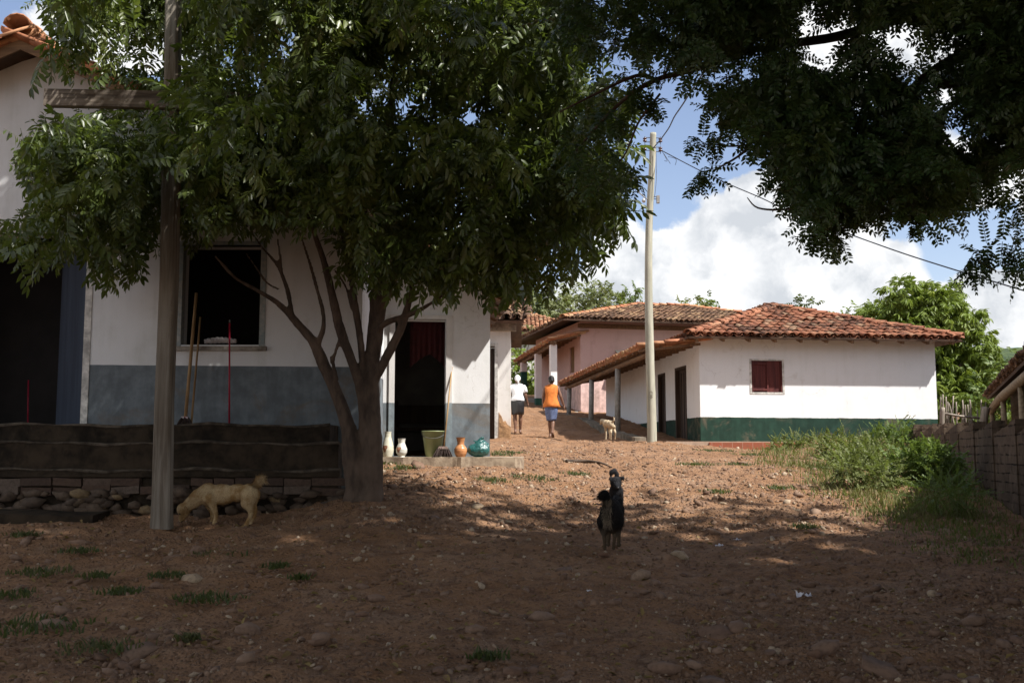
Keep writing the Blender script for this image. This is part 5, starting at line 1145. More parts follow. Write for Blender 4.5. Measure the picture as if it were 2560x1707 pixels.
mb = MB(); P_, Q_ = smoothline([bq+[.178*math.cos(a), .178*math.sin(a), .375-.10*max(0, math.sin(-a))] for a in np.linspace(0.1, -math.pi-.1, 9)], [.005]*9, 3); mb.tube(P_, Q_, 6); mb.build('handle', m_iron, t, True)
# green plastic bag
bg_ = c5(1890, 1045, 15.66); bg_[2] = 1.43; m_bag, b = newmat('teal_plastic_bag'); P = pos(b); vr = b.n('ShaderNodeTexVoronoi', i={'Vector': b.vm('ADD', P, (0, 0, 0)), 'Scale': 14.0}); n_ = b.noise(P, 13, 4, .55, 1.5); finish(b, (.014, .085, .080), .28, n_, .6, .03, .6)
mb = MB(); mb.ball(bg_+[0, 0, .10], (.175, .13, .115)); mb.ball(bg_+[.05, .02, .15], (.12, .11, .10)); mb.ball(bg_+[-.08, 0, .12], (.09, .1, .08)); mb.chain([bg_+[0, 0, .2], bg_+[.01, .0, .255], bg_+[.055, 0, .28]], [.05, .022, .03]); mb.chain([bg_+[0, 0, .2], bg_+[-.08, 0, .24]], [.04, .015])
V_ = None; o = mb.fused('plastic_bag', m_bag, .010, None, bg_, 3, (11, .05)); tag(o, 'knotted teal green plastic bag on the step by the wall corner', 'bag')
m_handle = M_wood('broom_handle_wood', (.36, .24, .12), (.22, .13, .06), 2, 10, .6); m_brist = M_simple('dark_bristles', (.085, .062, .055), .4, 60, .95, .9, .02, .1, 6, 6, .4)
def broom(lb, top, base, r, wdt, hgt, Dd, capmat, drp=0):
    t = thing('broom', lb, 'broom', base); mb = MB(); ax = unit(top-base); mb.tube([base+ax*hgt*.9, base*.5+top*.5, top], [r, r, r*.9], 8); mb.build('handle', m_handle, t, True)
    mb = MB(); x = np.array([1, 0, 0.]); y = np.array([0, 1., 0])
    n = 46
    for i in range(n):
        f = (i+.5)/n*2-1; a_ = base+ZV*hgt*.86+x*f*wdt*.23+y*rng.normal()*.012; c_ = base+x*f*wdt*.5+y*rng.normal()*.03+ZV*rng.uniform(0, .012); mb.tube([a_, a_*.5+c_*.5+x*f*.004, c_], [.008, .010, .006], 4, False)
    mb.hexa([base+x*s*wdt*q+y*yy*.02+ZV*z for z, q in ((.02, .42), (hgt*.8, .2)) for s, yy in ((-1, -1), (1, -1), (1, 1), (-1, 1))]); mb.build('bristles', m_brist, t)
    mb = MB(); q = .235; mb.hexa([base+x*s*wdt*qq+y*yy*.026+ZV*z for z, qq in ((hgt*.74, .27), (hgt*.98, .20)) for s, yy in ((-1, -1), (1, -1), (1, 1), (-1, 1))]); mb.build('cap', capmat, t); return t
b0 = c5(1230, 1040, 15.55); b0[2] = 1.43; tp = U(1130, 917, 15.93)
broom('worn broom with wide dark bristles leaning beside the doorway', tp, b0, .012, .29, .16, 15.5, M_simple('pinkish_broom_cap', (.33, .24, .21), .2, 20))
m_cap2, b = newmat('red_white_broom_label'); n_ = b.noise(b.vm('MULTIPLY', pos(b), (1, 1, 1)), 40, 2); finish(b, b.mix(b.ss(n_, .45, .55), (.42, .38, .38), (.28, .05, .06)), .5)
b0 = U(462, 1061, 12.42); b0[2] = 1.825; broom('broom with long bamboo handle and red white label behind the cross', U(491, 733, 12.76), b0, .021, .17, .10, 12.4, m_cap2)
b1 = U(478, 1061, 12.5); b1[2] = 1.825; t = thing('broomstick', 'thinner bare stick leaning against the bamboo handled broom', 'stick', b1); mb = MB(); mb.tube([b1, U(501, 793, 12.77)], [.014, .012], 8); mb.build('stick', m_handle, t, True)
m_redp = M_simple('red_plastic_handle', (.30, .012, .035), .1, 10, .35)
b1 = U(573, 1061, 12.55); b1[2] = 1.825; t = thing('mop_pole', 'slim red pole with dark tip leaning below the open window', 'pole', b1); tp = U(574, 808, 12.70); mb = MB(); mb.tube([b1, tp], [.011, .011], 10); mb.build('pole', m_redp, t, True); mb = MB(); mb.tube([tp, tp+unit(tp-b1)*.04], [.010, .008], 8); mb.build('tip', m_iron, t, True)
b1 = U(70, 1058, 14.2); b1[2] = 1.835; t = thing('mop_pole', 'dim red pole standing inside the dark wide doorway', 'pole', b1); mb = MB(); mb.tube([b1, U(71, 950, 14.3)], [.010, .010], 8); mb.build('pole', m_redp, t, True)
# twisted cloth on the sill
m_cloth = M_simple('grey_white_cloth', (.42, .39, .39), .2, 30, .9, .5, .01)
mb = MB(); a_ = U(512, 855, 12.82); c_ = U(591, 853, 12.82); a_[2] = c_[2] = WZ0+.012; n = 40
for s in range(3):
    P_ = []
    for i in range(n+1):
        f = i/n; rr = .026*(1-.35*abs(f-.4)); ph = f*15+s*2.094; P_.append(a_*(1-f)+c_*f+[0, math.cos(ph)*rr*.8, .012+rr*.9+math.sin(ph)*rr*.75+.012*math.sin(f*3)])
    mb.tube(P_, [.022*(1-.4*abs(2*i/n-1)**3) for i in range(n+1)], 8)
o = mb.build('twisted_cloth', m_cloth, None, True, a_); tag(o, 'wrung out greyish cloth lying on the window sill', 'cloth')

# ================================================================== PEOPLE
m_skin = M_simple('brown_skin', (.165, .085, .055), .15, 12, .5, .1, .004, .35)
m_hair = M_simple('black_hair', (.012, .010, .010), .2, 60, .6, .5, .01, .3)
m_sole = M_simple('sandal_sole', (.10, .065, .045), .2, 20, .8)
m_eye = M_simple('eye_white', (.5, .48, .45), .1, 20, .3)
def cloth(name, mat, parent, rings, o, seg=26, fold=.012, sd=0, cap=False):
    """lofted garment: rings of (cx, cy, z, rx, ry); returns object"""
    mb = MB(); k = len(rings)
    zz = np.array([r[2] for r in rings]); 
    for i, (cx, cy, z, rx, ry) in enumerate(rings):
        for j in range(seg):
            a = 2*math.pi*j/seg; q = 1+fold/max(rx, .02)*(math.sin(a*5+z*9+sd)*.5+math.sin(a*9-z*17+sd*2)*.35)
            mb.v.append((o[0]+cx+rx*q*math.cos(a), o[1]+cy+ry*q*math.sin(a), o[2]+z+.006*math.sin(a*4+sd)))
    for i in range(k-1):
        for j in range(seg): a = i*seg+j; q = i*seg+(j+1) % seg; mb.f.append((a, q, q+seg, a+seg))
    ob = mb.build(name, mat, parent, True); md = ob.modifiers.new('t', 'SOLIDIFY'); md.thickness = .006; md.offset = 1
    return ob
def hand(mb, wrist, d, side, sc=1.0):
    """palm + five unequal bent fingers; d = direction of the hand, side = +1 right / -1 left"""
    d = unit(d); fw = np.array([0, 1., 0]); a = unit(fw-d*np.dot(fw, d)); nrm = np.cross(d, a)*side   # fingers spread along a
    pc = wrist+d*.045*sc
    mb.caps(wrist, pc+d*.02, .022*sc, .026*sc); mb.caps(pc-a*.018*sc, pc+a*.018*sc+d*.012, .02*sc, .02*sc)
    for i, (off, ln) in enumerate(((.030, .068), (.011, .076), (-.009, .070), (-.028, .055))):
        b0 = wrist+d*.075*sc+a*off*sc; k1 = b0+d*ln*.45*sc+nrm*.006*-1; k2 = k1+unit(d-nrm*.75)*ln*.32*sc; k3 = k2+unit(d-nrm*1.5)*ln*.26*sc
        mb.chain([b0, k1, k2, k3], [.0098*sc, .0092*sc, .0085*sc, .0078*sc])
    t0 = wrist+d*.03*sc+a*.028*sc; mb.chain([t0, t0+unit(d+a*.8)*.035*sc, t0+unit(d+a*.45)*.062*sc], [.012*sc, .0105*sc, .009*sc])
def foot(mb, ankle, heel, toe):
    heel = np.asarray(heel, float); toe = np.asarray(toe, float); mb.caps(ankle, heel*.7+ankle*.3, .038, .034); mb.caps(heel, heel*.35+toe*.65, .034, .030); f = unit(toe-heel); s = unit(np.cross(f, ZV))
    for i, q in enumerate((-.03, -.014, .002, .018, .032)): p_ = heel*.3+toe*.7+s*q; mb.caps(p_, p_+f*(.075-.006*abs(i-1)), .015, .012)
def woman(label, loc, H, arms, legs, lean=0.):
    o = np.array(loc); t = thing('person', label, 'person', o); mb = MB(); s = H/1.61
    A = lambda p: o+np.asarray(p, float)*s
    head = A((0, .02, 1.50)); mb.ball(head, np.array((.073, .092, .108))*s); mb.ball(A((0, .045, 1.455)), np.array((.056, .062, .07))*s); mb.caps(A((0, -.005, 1.33)), A((0, .005, 1.45)), .056*s, .050*s)
    mb.caps(A((0, .105, 1.50)), A((0, .128, 1.475)), .011*s, .017*s)                                       # nose
    mb.caps(A((-.022, .098, 1.435)), A((.022, .098, 1.435)), .012*s, .012*s); mb.caps(A((-.018, .095, 1.422)), A((.018, .095, 1.422)), .012*s, .012*s)  # lips
    mb.ball(A((0, .075, 1.405)), .03*s)
    for q in (-1, 1): mb.ball(A((q*.074, .01, 1.49)), np.array((.012, .022, .032))*s); mb.ball(A((q*.030, .082, 1.512)), .018*s)
    mb.caps(A((-.13, 0, 1.30)), A((.13, 0, 1.30)), .055*s, .055*s); mb.ball(A((0, 0, 1.20)), np.array((.15, .105, .17))*s); mb.ball(A((0, 0, 1.02)), np.array((.13, .095, .16))*s); mb.ball(A((0, -.01, .88)), np.array((.150, .11, .12))*s)
    for q in (-1, 1): mb.ball(A((q*.065, .085, 1.19)), .062*s); mb.ball(A((q*.07, -.045, .84)), .075*s)
    for q, (sh, el, wr, hd) in arms.items():
        mb.chain([A(sh), A(el)], [.050*s, .040*s]); mb.chain([A(el), A(wr)], [.039*s, .025*s]); hand(mb, A(wr), np.asarray(hd, float), q, s)
    for hp, kn, an, he, to in legs:
        mb.chain([A(hp), A(kn)], [.088*s, .055*s]); cf = np.asarray(kn)*.72+np.asarray(an)*.28+[0, -.018, 0]; mb.chain([A(kn), A(cf), A(an)], [.053*s, .056*s, .031*s]); foot(mb, A(an), A(he), A(to))
    body = mb.fused('body', m_skin, .0085, t, None, 3)
    mb = MB()
    for q in (-1, 1): mb.ball(A((q*.030, .094, 1.514)), .0125*s, seg=8, rings=6)
    mb.build('eye', m_eye, body, True)
    return t, o, s
# woman in the white shirt
p1 = U(1294, 1085, 29.0); p1[2] = gz(p1[0], p1[1])+.015
t, o, s = woman('person seen from behind in white shirt, dark skirt and white headscarf', p1, 1.60,
    {1: ((.175, 0, 1.30), (.225, -.02, 1.06), (.285, .05, .85), (.25, .25, -1)), -1: ((-.175, 0, 1.30), (-.225, .03, 1.06), (-.25, .12, .84), (-.05, .3, -1))},
    [((-.085, 0, .84), (-.075, .03, .46), (-.062, -.05, .085), (-.062, -.10, .035), (-.065, .10, .02)), ((.085, 0, .84), (.085, .10, .47), (.075, .16, .085), (.075, .115, .035), (.095, .31, .02))])
m_wshirt = M_simple('white_cotton', (.74, .75, .78), .05, 20, .85, .4, .01); m_bskirt = M_simple('black_satin_skirt', (.020, .019, .021), .2, 14, .38, .3, .01, .5)
cloth('shirt', m_wshirt, t, [(0, -.01, .90, .192, .160), (0, -.008, .97, .172, .140), (0, -.006, 1.03, .154, .124), (0, 0, 1.1, .155, .120), (0, 0, 1.2, .176, .128), (0, 0, 1.28, .188, .112), (0, 0, 1.335, .165, .085), (0, 0, 1.362, .115, .07), (0, .0, 1.378, .070, .062)], o, sd=1)
for q in (-1, 1):
    mb = MB(); mb.tube([o+[q*.15, 0, 1.31], o+[q*.195, -.005, 1.24], o+[q*.218, -.012, 1.13]], [.066, .066, .070], 14, False); mb.build('sleeve', m_wshirt, t, True).modifiers.new('t', 'SOLIDIFY').thickness = .005
cloth('skirt', m_bskirt, t, [(0, -.005, 1.0, .138, .110), (0, -.01, .93, .165, .138), (0, -.015, .86, .188, .155), (0, -.01, .75, .185, .150), (.0, .0, .62, .178, .145), (0, .01, .52, .172, .142)], o, sd=2)
mb = MB(); mb.ball(o+[0, .012, 1.525], (.088, .104, .102)); mb.ball(o+[.005, -.085, 1.475], (.05, .035, .045)); mb.caps(o+[.01, -.105, 1.46], o+[.025, -.10, 1.385], .028, .022); mb.fused('headscarf', M_simple('white_headscarf', (.66, .67, .68), .15, 40, .8, .6, .015), .009, t, None, 2, (16, .015))
# woman in the orange top
p2_ = U(1379, 1096, 27.4); p2_[2] = gz(p2_[0], p2_[1])+.015
t, o, s = woman('person seen from behind in sleeveless orange top and blue denim skirt', p2_, 1.61,
    {1: ((.165, 0, 1.30), (.250, -.03, 1.06), (.325, .02, .84), (.22, .15, -1)), -1: ((-.165, 0, 1.30), (-.215, .02, 1.06), (-.215, .10, .83), (.0, .3, -1))},
    [((-.08, 0, .84), (-.045, .09, .47), (-.03, .13, .085), (-.03, .09, .03), (-.035, .30, .02)), ((.075, 0, .84), (.035, .01, .46), (.015, -.16, .14), (.015, -.215, .12), (.03, -.09, .015))])
m_org = M_simple('orange_linen', (.60, .19, .040), .12, 12, .85, .5, .012, col2=(.42, .12, .025)); m_den = M_simple('faded_denim', (.120, .155, .27), .2, 30, .9, .3, .006, col2=(.07, .095, .18))
cloth('top', m_org, t, [(.0, -.01, .79, .212, .175), (0, -.01, .86, .202, .166), (0, -.01, .95, .178, .142), (0, -.005, 1.05, .155, .122), (0, 0, 1.15, .165, .125), (0, 0, 1.24, .176, .125), (0, 0, 1.31, .180, .10), (0, 0, 1.352, .150, .075), (0, 0, 1.375, .09, .065), (0, 0, 1.385, .066, .06)], o, sd=3, fold=.016)
mb = MB(); mb.add([tuple(o+np.array(p)) for p in ((.165, .02, .98), (.19, .05, .88), (.245, .03, .80), (.185, -.03, .80))], [(0, 1, 2, 3)]); sl = mb.build('side_flap', m_org, t); sl.modifiers.new('t', 'SOLIDIFY').thickness = .006
cloth('skirt', m_den, t, [(0, -.01, .92, .165, .135), (0, -.015, .84, .180, .150), (0, -.01, .72, .172, .145), (0, 0, .60, .155, .135), (-.005, .01, .50, .135, .125), (-.008, .01, .435, .120, .12)], o, sd=5, fold=.01)
mb = MB(); mb.ball(o+[0, .0, 1.535], (.083, .098, .092)); mb.ball(o+[0, -.045, 1.49], (.072, .062, .07)); mb.ball(o+[.01, -.108, 1.485], (.044, .038, .046)); mb.fused('hair', m_hair, .009, t, None, 2, (30, .012))
mb = MB(); mb.hexa([tuple(o+np.array(p)) for p in ((-.02, -.235, .085), (.05, -.235, .085), (.068, -.07, -.012), (.0, -.07, -.012), (-.02, -.225, .10), (.05, -.225, .10), (.068, -.065, .004), (.0, -.065, .004))]); mb.build('sandal', m_sole, t)

# ================================================================== DOGS
def M_fur(name, c1, c2, c3=None, z0=None, z1=None, zc=None):
    m, b_ = newmat(name); P = pos(b_); n = b_.noise(P, 7, 5, .6); st = b_.noise(b_.vm('MULTIPLY', P, (1, 1, 1)), 90, 3, .6); c = b_.mix(b_.ss(n, .4, .65), c1, c2); c = b_.mix(b_.m('MULTIPLY', b_.ss(st, .45, .65), .4), c, tuple(q*.55 for q in c1))
    if z0 is not None: zz = b_.m('ADD', b_.n('ShaderNodeSeparateXYZ', i={0: P}).outputs[2], b_.m('MULTIPLY', b_.m('SUBTRACT', n, .5), .10)); c = b_.mix(b_.ss(zz, z1, z0), c, zc)
    finish(b_, c, .9, b_.m('ADD', n, st), .6, .012, .15); return m
def furcards(name, body, mat, parent, n, ln, dirf, seed=1, w0=.004, sel=None):
    """short hairs rooted on the skin, lying along dirf"""
    me = body.data; me.calc_loop_triangles(); nv = len(me.vertices); V = np.empty(nv*3, np.float32); N = np.empty(nv*3, np.float32); me.vertices.foreach_get('co', V); me.vertices.foreach_get('normal', N); V = V.reshape(-1, 3); N = N.reshape(-1, 3)
    r = np.random.default_rng(seed); base = wloc(body); idx = np.arange(nv)
    if sel is not None: idx = idx[sel(V+base)]
    i = r.choice(idx, n); P = V[i]+base; Nn = N[i]; d = dirf(P); d = d-Nn*(d*Nn).sum(1)[:, None]; d = d/(np.linalg.norm(d, axis=1)[:, None]+1e-6)+Nn*.35+r.normal(size=P.shape)*.25; d /= np.linalg.norm(d, axis=1)[:, None]
    s = np.cross(d, Nn); s /= (np.linalg.norm(s, axis=1)[:, None]+1e-6); L = (ln*r.uniform(.5, 1.3, n))[:, None]; P = P-Nn*.003
    VV = np.stack([P-s*w0, P+s*w0, P+d*L-ZV*L*.15], axis=1).reshape(-1, 3); k = (np.arange(n)*3)[:, None]; return obj_np(name, VV, [np.array([[0, 1, 2]])+k], mat, parent)
# yellow dog sniffing at the cross
cd = crop(400, 1160, 7.84); DY = 11.3; t = thing('dog', 'sandy yellow dog sniffing the ground at the foot of the cross', 'dog', cd(1250, 1255, DY))
Y = lambda x, y, dd=0: cd(x+40, y, DY+dd); rp = lambda r: r/7.84*DY/FPX
m_yel = M_fur('sandy_fur', (.30, .180, .072), (.50, .375, .215))
mb = MB()
mb.ball(Y(900, 590), (rp(210), .095, rp(225))); mb.ball(Y(1180, 590), (rp(290), .092, rp(205))); mb.ball(Y(1480, 560), (rp(260), .085, rp(175))); mb.ball(Y(1690, 560), (rp(190), .092, rp(180)))
mb.chain([Y(900, 560), Y(720, 640), Y(560, 770), Y(470, 850)], [rp(195), rp(165), rp(130), rp(105)])
mb.ball(Y(425, 890), (rp(135), .068, rp(135))); mb.chain([Y(420, 950), Y(385, 1040), Y(372, 1085)], [rp(85), rp(58), rp(48)]); mb.chain([Y(430, 980), Y(405, 1060)], [rp(80), rp(45)])
for dd, x0 in ((-.065, 0), (.07, -60)):
    mb.chain([Y(930+x0*.4, 660, dd), Y(990+x0, 800, dd), Y(1045+x0, 930, dd), Y(1050+x0, 1070, dd), Y(1015+x0, 1190, dd)], [rp(135), rp(85), rp(52), rp(40), rp(38)]); mb.chain([Y(1015+x0, 1205, dd), Y(945+x0, 1228, dd)], [rp(46), rp(38)])
for dd, x0 in ((-.06, 0), (.07, 75)):
    mb.chain([Y(1720+x0*.4, 590, dd), Y(1670+x0*.8, 760, dd), Y(1735+x0, 900, dd), Y(1730+x0, 1020, dd), Y(1650+x0, 1170, dd)], [rp(175), rp(130), rp(62), rp(38), rp(38)]); mb.chain([Y(1640+x0, 1200, dd), Y(1570+x0, 1245, dd)], [rp(50), rp(42)])
mb.chain([Y(1790, 480), Y(1835, 380), Y(1890, 290), Y(1950, 270), Y(2010, 320)], [rp(60), rp(58), rp(70), rp(62), rp(25)])
bd = mb.fused('body', m_yel, .0085, t, None, 7, (14, .012))
furcards('coat', bd, m_yel, t, 9000, .022, lambda P: np.tile([1., 0, -.5], (len(P), 1)), 3, .0022); furcards('tail_fringe', bd, m_yel, t, 900, .06, lambda P: np.tile([.8, 0, -.7], (len(P), 1)), 4, .003, lambda P: (proj(P)[0] > 622) & (proj(P)[1] < 1215))
m_ear = M_fur('darker_tan_fur', (.24, .145, .065), (.30, .19, .09))
for q in (-1, 1):
    mb = MB(); mb.chain([Y(455, 845, q*.058), Y(480, 890, q*.078), Y(470, 955, q*.082)], [rp(30), rp(34), rp(16)]); mb.fused('ear', m_ear, .006, t, None, 2)
m_nose = M_simple('black_nose', (.012, .011, .011), .1, 20, .35); mb = MB(); mb.ball(Y(385, 1105), .017, seg=10, rings=7); mb.build('nose', m_nose, t, True)
for dd in (-.055, .055): mb = MB(); mb.ball(Y(350, 972, dd*.85), .010, seg=8, rings=6); mb.build('eye', m_nose, t, True)
# near black dog seen from behind
c2_ = crop(1440, 1150, 6.27); DB = 9.63; Bp = lambda x, y, dd=0: c2_(x, y, DB+dd); rb = lambda r: r/6.27*DB/FPX
m_blk = M_fur('black_and_tan_fur', (.012, .011, .011), (.020, .017, .015), None, .70, .84, (.085, .062, .040))
gzb = gz(*Bp(520, 1390)[:2]); zsh = lambda p: p
t = thing('dog', 'shaggy black and tan dog seen from behind on the road', 'dog', Bp(530, 1395)); mb = MB()
mb.ball(Bp(555, 890), (rb(185), .15, rb(250))); mb.ball(Bp(570, 800, .2), (rb(165), .18, rb(210))); mb.ball(Bp(590, 800, .4), (rb(170), .16, rb(230))); mb.chain([Bp(600, 700, .48), Bp(620, 640, .60)], [rb(120), rb(95)]); mb.ball(Bp(625, 640, .66), (rb(95), .09, rb(100))); mb.chain([Bp(627, 665, .72), Bp(628, 690, .82)], [rb(62), rb(42)])
for q in (-1, 1): mb.chain([Bp(625+q*75, 600, .64), Bp(625+q*95, 650, .63)], [rb(28), rb(18)])
for x0, x1, x2, yf in ((430, 440, 452, 1395), (650, 610, 590, 1390)): mb.chain([Bp(x0, 950), Bp(x0*.6+x1*.4, 1080, .05), Bp(x1, 1200, -.03), Bp(x2, 1345, -.01)], [rb(105), rb(78), rb(36), rb(30)]); mb.chain([Bp(x2, 1378, 0), Bp(x2, 1385, .05)], [rb(35), rb(30)])
for x0, x2 in ((500, 505), (675, 672)):
    f0 = Bp(x2, 1290, .42); f0[2] = gz(f0[0], f0[1])+.025; mb.chain([Bp(x0, 900, .42), Bp(x2, 1100, .43), f0], [rb(70), rb(42), rb(28)]); mb.chain([f0, f0+[0, .04, -.004]], [rb(40), rb(32)])
mb.chain([Bp(520, 690, -.06), Bp(500, 600, -.10), Bp(455, 530, -.12), Bp(410, 545, -.12), Bp(392, 600, -.10)], [rb(50), rb(58), rb(66), rb(50), rb(15)])
bd = mb.fused('body', m_blk, .0085, t, None, 6, (14, .02)); furcards('coat', bd, m_blk, t, 6500, .04, lambda P: np.tile([0, -.35, -1.], (len(P), 1)), 5, .0022, lambda P: proj(P)[1] < 1318)
m_tan = M_simple('tan_grey_fur', (.21, .165, .115), .3, 60, .95); furcards('rump_patch', bd, m_tan, t, 1500, .05, lambda P: np.tile([0, -.2, -1.], (len(P), 1)), 6, .0025, lambda P: (np.abs(proj(P)[0]-(1440+490/6.27)) < 10) & (proj(P)[1] > 1245) & (proj(P)[1] < 1312) & (P[:, 1] < DB))
furcards('tail_fringe', bd, m_blk, t, 900, .045, lambda P: np.tile([-.8, 0, -.3], (len(P), 1)), 16, .003, lambda P: (proj(P)[0] < 1440+520/6.27) & (proj(P)[1] < 1248))
# far black dog facing the camera
DF = 12.9; Fp = lambda x, y, dd=0: c2_(x, y, DF+dd); rf_ = lambda r: r/6.27*DF/FPX
m_blk2 = M_fur('black_fur', (.015, .015, .017), (.024, .023, .025)); t = thing('dog', 'small black dog facing the camera just beyond the shaggy dog', 'dog', Fp(660, 690)); mb = MB()
mb.ball(Fp(625, 350), (rf_(92), .075, rf_(95))); mb.chain([Fp(635, 390, -.05), Fp(655, 435, -.13)], [rf_(62), rf_(36)]); mb.chain([Fp(630, 400, .06), Fp(630, 480, .12)], [rf_(85), rf_(100)]); mb.ball(Fp(635, 510, .13), (rf_(112), .12, rf_(120))); mb.ball(Fp(625, 500, .30), (rf_(110), .17, rf_(110))); mb.ball(Fp(620, 480, .45), (rf_(100), .11, rf_(110)))
for q, x in ((-1, 575), (1, 712)):
    fz = Fp(x, 680, .08); fz[2] = gz(fz[0], fz[1])+.022; mb.chain([Fp(x-q*25, 520, .1), Fp(x, 600, .09), fz], [rf_(52), rf_(34), rf_(27)]); mb.chain([fz, fz-[0, .04, .004]], [rf_(30), rf_(25)])
    fz = Fp(x-q*10, 670, .5); fz[2] = gz(fz[0], fz[1])+.022; mb.chain([Fp(x-q*30, 520, .46), Fp(x-q*10, 600, .5), fz], [rf_(60), rf_(36), rf_(27)]); mb.chain([fz, fz-[0, .04, .004]], [rf_(30), rf_(25)])
mb.chain([Fp(690, 285), Fp(735, 275, -.02), Fp(745, 310, -.03)], [rf_(32), rf_(28), rf_(14)]); mb.chain([Fp(550, 290), Fp(540, 310, -.03)], [rf_(34), rf_(16)])
mb.chain([Fp(620, 420, .52), Fp(640, 300, .56), Fp(640, 215, .56), Fp(600, 165, .55), Fp(550, 190, .54), Fp(545, 245, .54)], [rf_(34), rf_(36), rf_(38), rf_(42), rf_(36), rf_(18)])
bd = mb.fused('body', m_blk2, .008, t, None, 5, (14, .012)); furcards('coat', bd, m_blk2, t, 4500, .03, lambda P: np.tile([0, .2, -1.], (len(P), 1)), 8, .0022)
mb = MB(); mb.ball(Fp(657, 430, -.17), .013, seg=8, rings=6); mb.build('nose', M_simple('wet_grey_nose', (.06, .06, .06), .1, 10, .25, spec=.6), t, True)
for q in (-32, 38): mb = MB(); mb.ball(Fp(630+q, 352, -.07), .008, seg=8, rings=6); mb.build('eye', m_nose, t, True)
# pale dog by the porch kerb
c4_ = crop(1450, 1000, 11.76); DW = 25.9; Wp = lambda x, y, dd=0: c4_(x, y, DW+dd); rw = lambda r: r/11.76*DW/FPX
m_pale = M_fur('pale_cream_fur', (.42, .33, .22), (.50, .41, .29)); t = thing('dog', 'thin pale cream dog standing at the porch kerb', 'dog', Wp(880, 1160)); mb = MB()
mb.ball(Wp(900, 720), (rw(95), .12, rw(125))); mb.ball(Wp(820, 690, .22), (rw(105), .16, rw(110))); mb.ball(Wp(760, 700, .40), (rw(100), .13, rw(130))); mb.chain([Wp(740, 650, .5), Wp(670, 610, .58)], [rw(85), rw(70)]); mb.ball(Wp(650, 610, .60), (rw(72), .075, rw(68))); mb.chain([Wp(620, 650, .60), Wp(605, 700, .60)], [rw(42), rw(30)]); mb.chain([Wp(625, 600, .52), Wp(610, 645, .50)], [rw(22), rw(14)])
for (x0, x1, y1, dd) in ((895, 905, 1150, -.03), (985, 1030, 1135, .04)): mb.chain([Wp(x0, 780, dd), Wp(x0+10, 860, dd+.04), Wp(x1+10, 950, dd-.06), Wp(x1, y1-20, dd)], [rw(62), rw(48), rw(28), rw(24)]); mb.chain([Wp(x1, y1, dd), Wp(x1-12, y1+6, dd+.04)], [rw(26), rw(22)])
for (x0, x1, y1, dd) in ((745, 760, 1140, .36), (850, 875, 1120, .42)): mb.chain([Wp(x0, 760, dd), Wp(x0+10, 900, dd), Wp(x1+5, 1000, dd), Wp(x1, y1-15, dd)], [rw(48), rw(34), rw(24), rw(22)]); mb.chain([Wp(x1, y1, dd), Wp(x1-18, y1+6, dd+.03)], [rw(24), rw(20)])
mb.chain([Wp(950, 640, -.08), Wp(1000, 590, -.12), Wp(1005, 530, -.12), Wp(980, 500, -.12)], [rw(28), rw(26), rw(22), rw(12)])
bd = mb.fused('body', m_pale, .009, t, None, 4, (14, .01)); furcards('coat', bd, m_pale, t, 2500, .018, lambda P: np.tile([1., -.3, -.5], (len(P), 1)), 9, .0025)

# ================================================================== LOOSE STONES, GRAVEL, LITTER
m_stone = M_geo('loose_red_stone', (.165, .098, .066), (.25, .165, .115), (.36, .27, .18)); m_grav = M_geo('pale_gravel', (.15, .088, .056), (.25, .160, .106), (.40, .31, .22))
def region(n, seed, ylo, yhi, xlo=-30, xhi=2590, pw=1.0):
    r = np.random.default_rng(seed); return np.c_[r.uniform(xlo, xhi, n), ylo+(yhi-ylo)*r.random(n)**pw]
# look-up of ground hits on a coarse image grid
gu = np.linspace(-60, 2620, 68); gv = np.linspace(1096, 1720, 64); GH = np.array([[ground_at(a, c_) for a in gu] for c_ in gv])
def hit(px, py):
    fx = np.clip((px-gu[0])/(gu[1]-gu[0]), 0, len(gu)-1.001); fy = np.clip((py-gv[0])/(gv[1]-gv[0]), 0, len(gv)-1.001); i, j = fx.astype(int), fy.astype(int); a, c_ = (fx-i)[:, None], (fy-j)[:, None]
    P = GH[j, i]*(1-a)*(1-c_)+GH[j, i+1]*a*(1-c_)+GH[j+1, i]*(1-a)*c_+GH[j+1, i+1]*a*c_; P[:, 2] = GZ(P[:, 0], P[:, 1]); return P
def surf(P):
    """height of the lumpy ground sheet"""
    q = np.c_[P[:, 0], P[:, 1], np.zeros(len(P))]; l = fbm(q*[1.1, 1.1, 1], 3, 2)*.10+fbm(q*[4.3, 4.3, 1], 4, 3)*.11+np.maximum(fbm(q*[9., 9., 1], 2, 11), 0)*.05
    return GZ(P[:, 0], P[:, 1])+l
blocked = lambda P: ((P[:, 1] > 11.75) & (P[:, 0] < -2.0)) | ((P[:, 1] > 15.4) & (P[:, 0] < -.2)) | (P[:, 0] > 4.2+(P[:, 1]-5.4)*.26) | (P[:, 1] > 34)
r = np.random.default_rng(77)
Q = np.concatenate([region(10000, 1, 1140, 1720), region(7000, 2, 1115, 1330, 900, 2150), region(3200, 3, 1480, 1720, 1700), region(2600, 4, 1340, 1720), region(1500, 5, 1100, 1160, 1250, 1750)])
P = hit(Q[:, 0], Q[:, 1]); k = ~blocked(P); P = P[k]; n = len(P)
P[:, :2] += r.normal(size=(n, 2))*.02; P[:, 2] = surf(P); sz = np.exp(r.normal(size=n)*.55)*.0135; sz = np.minimum(sz, .042)*np.clip(P[:, 1]/11, .6, 1.05)
T = ICO1_V; Jt = 1+r.normal(size=(n, len(T)))*.13; rot = rotm(r.normal(size=(n, 3)), r.uniform(0, 6, n)); shp = np.c_[r.uniform(.8, 1.5, n), r.uniform(.7, 1.2, n), r.uniform(.35, .7, n)]
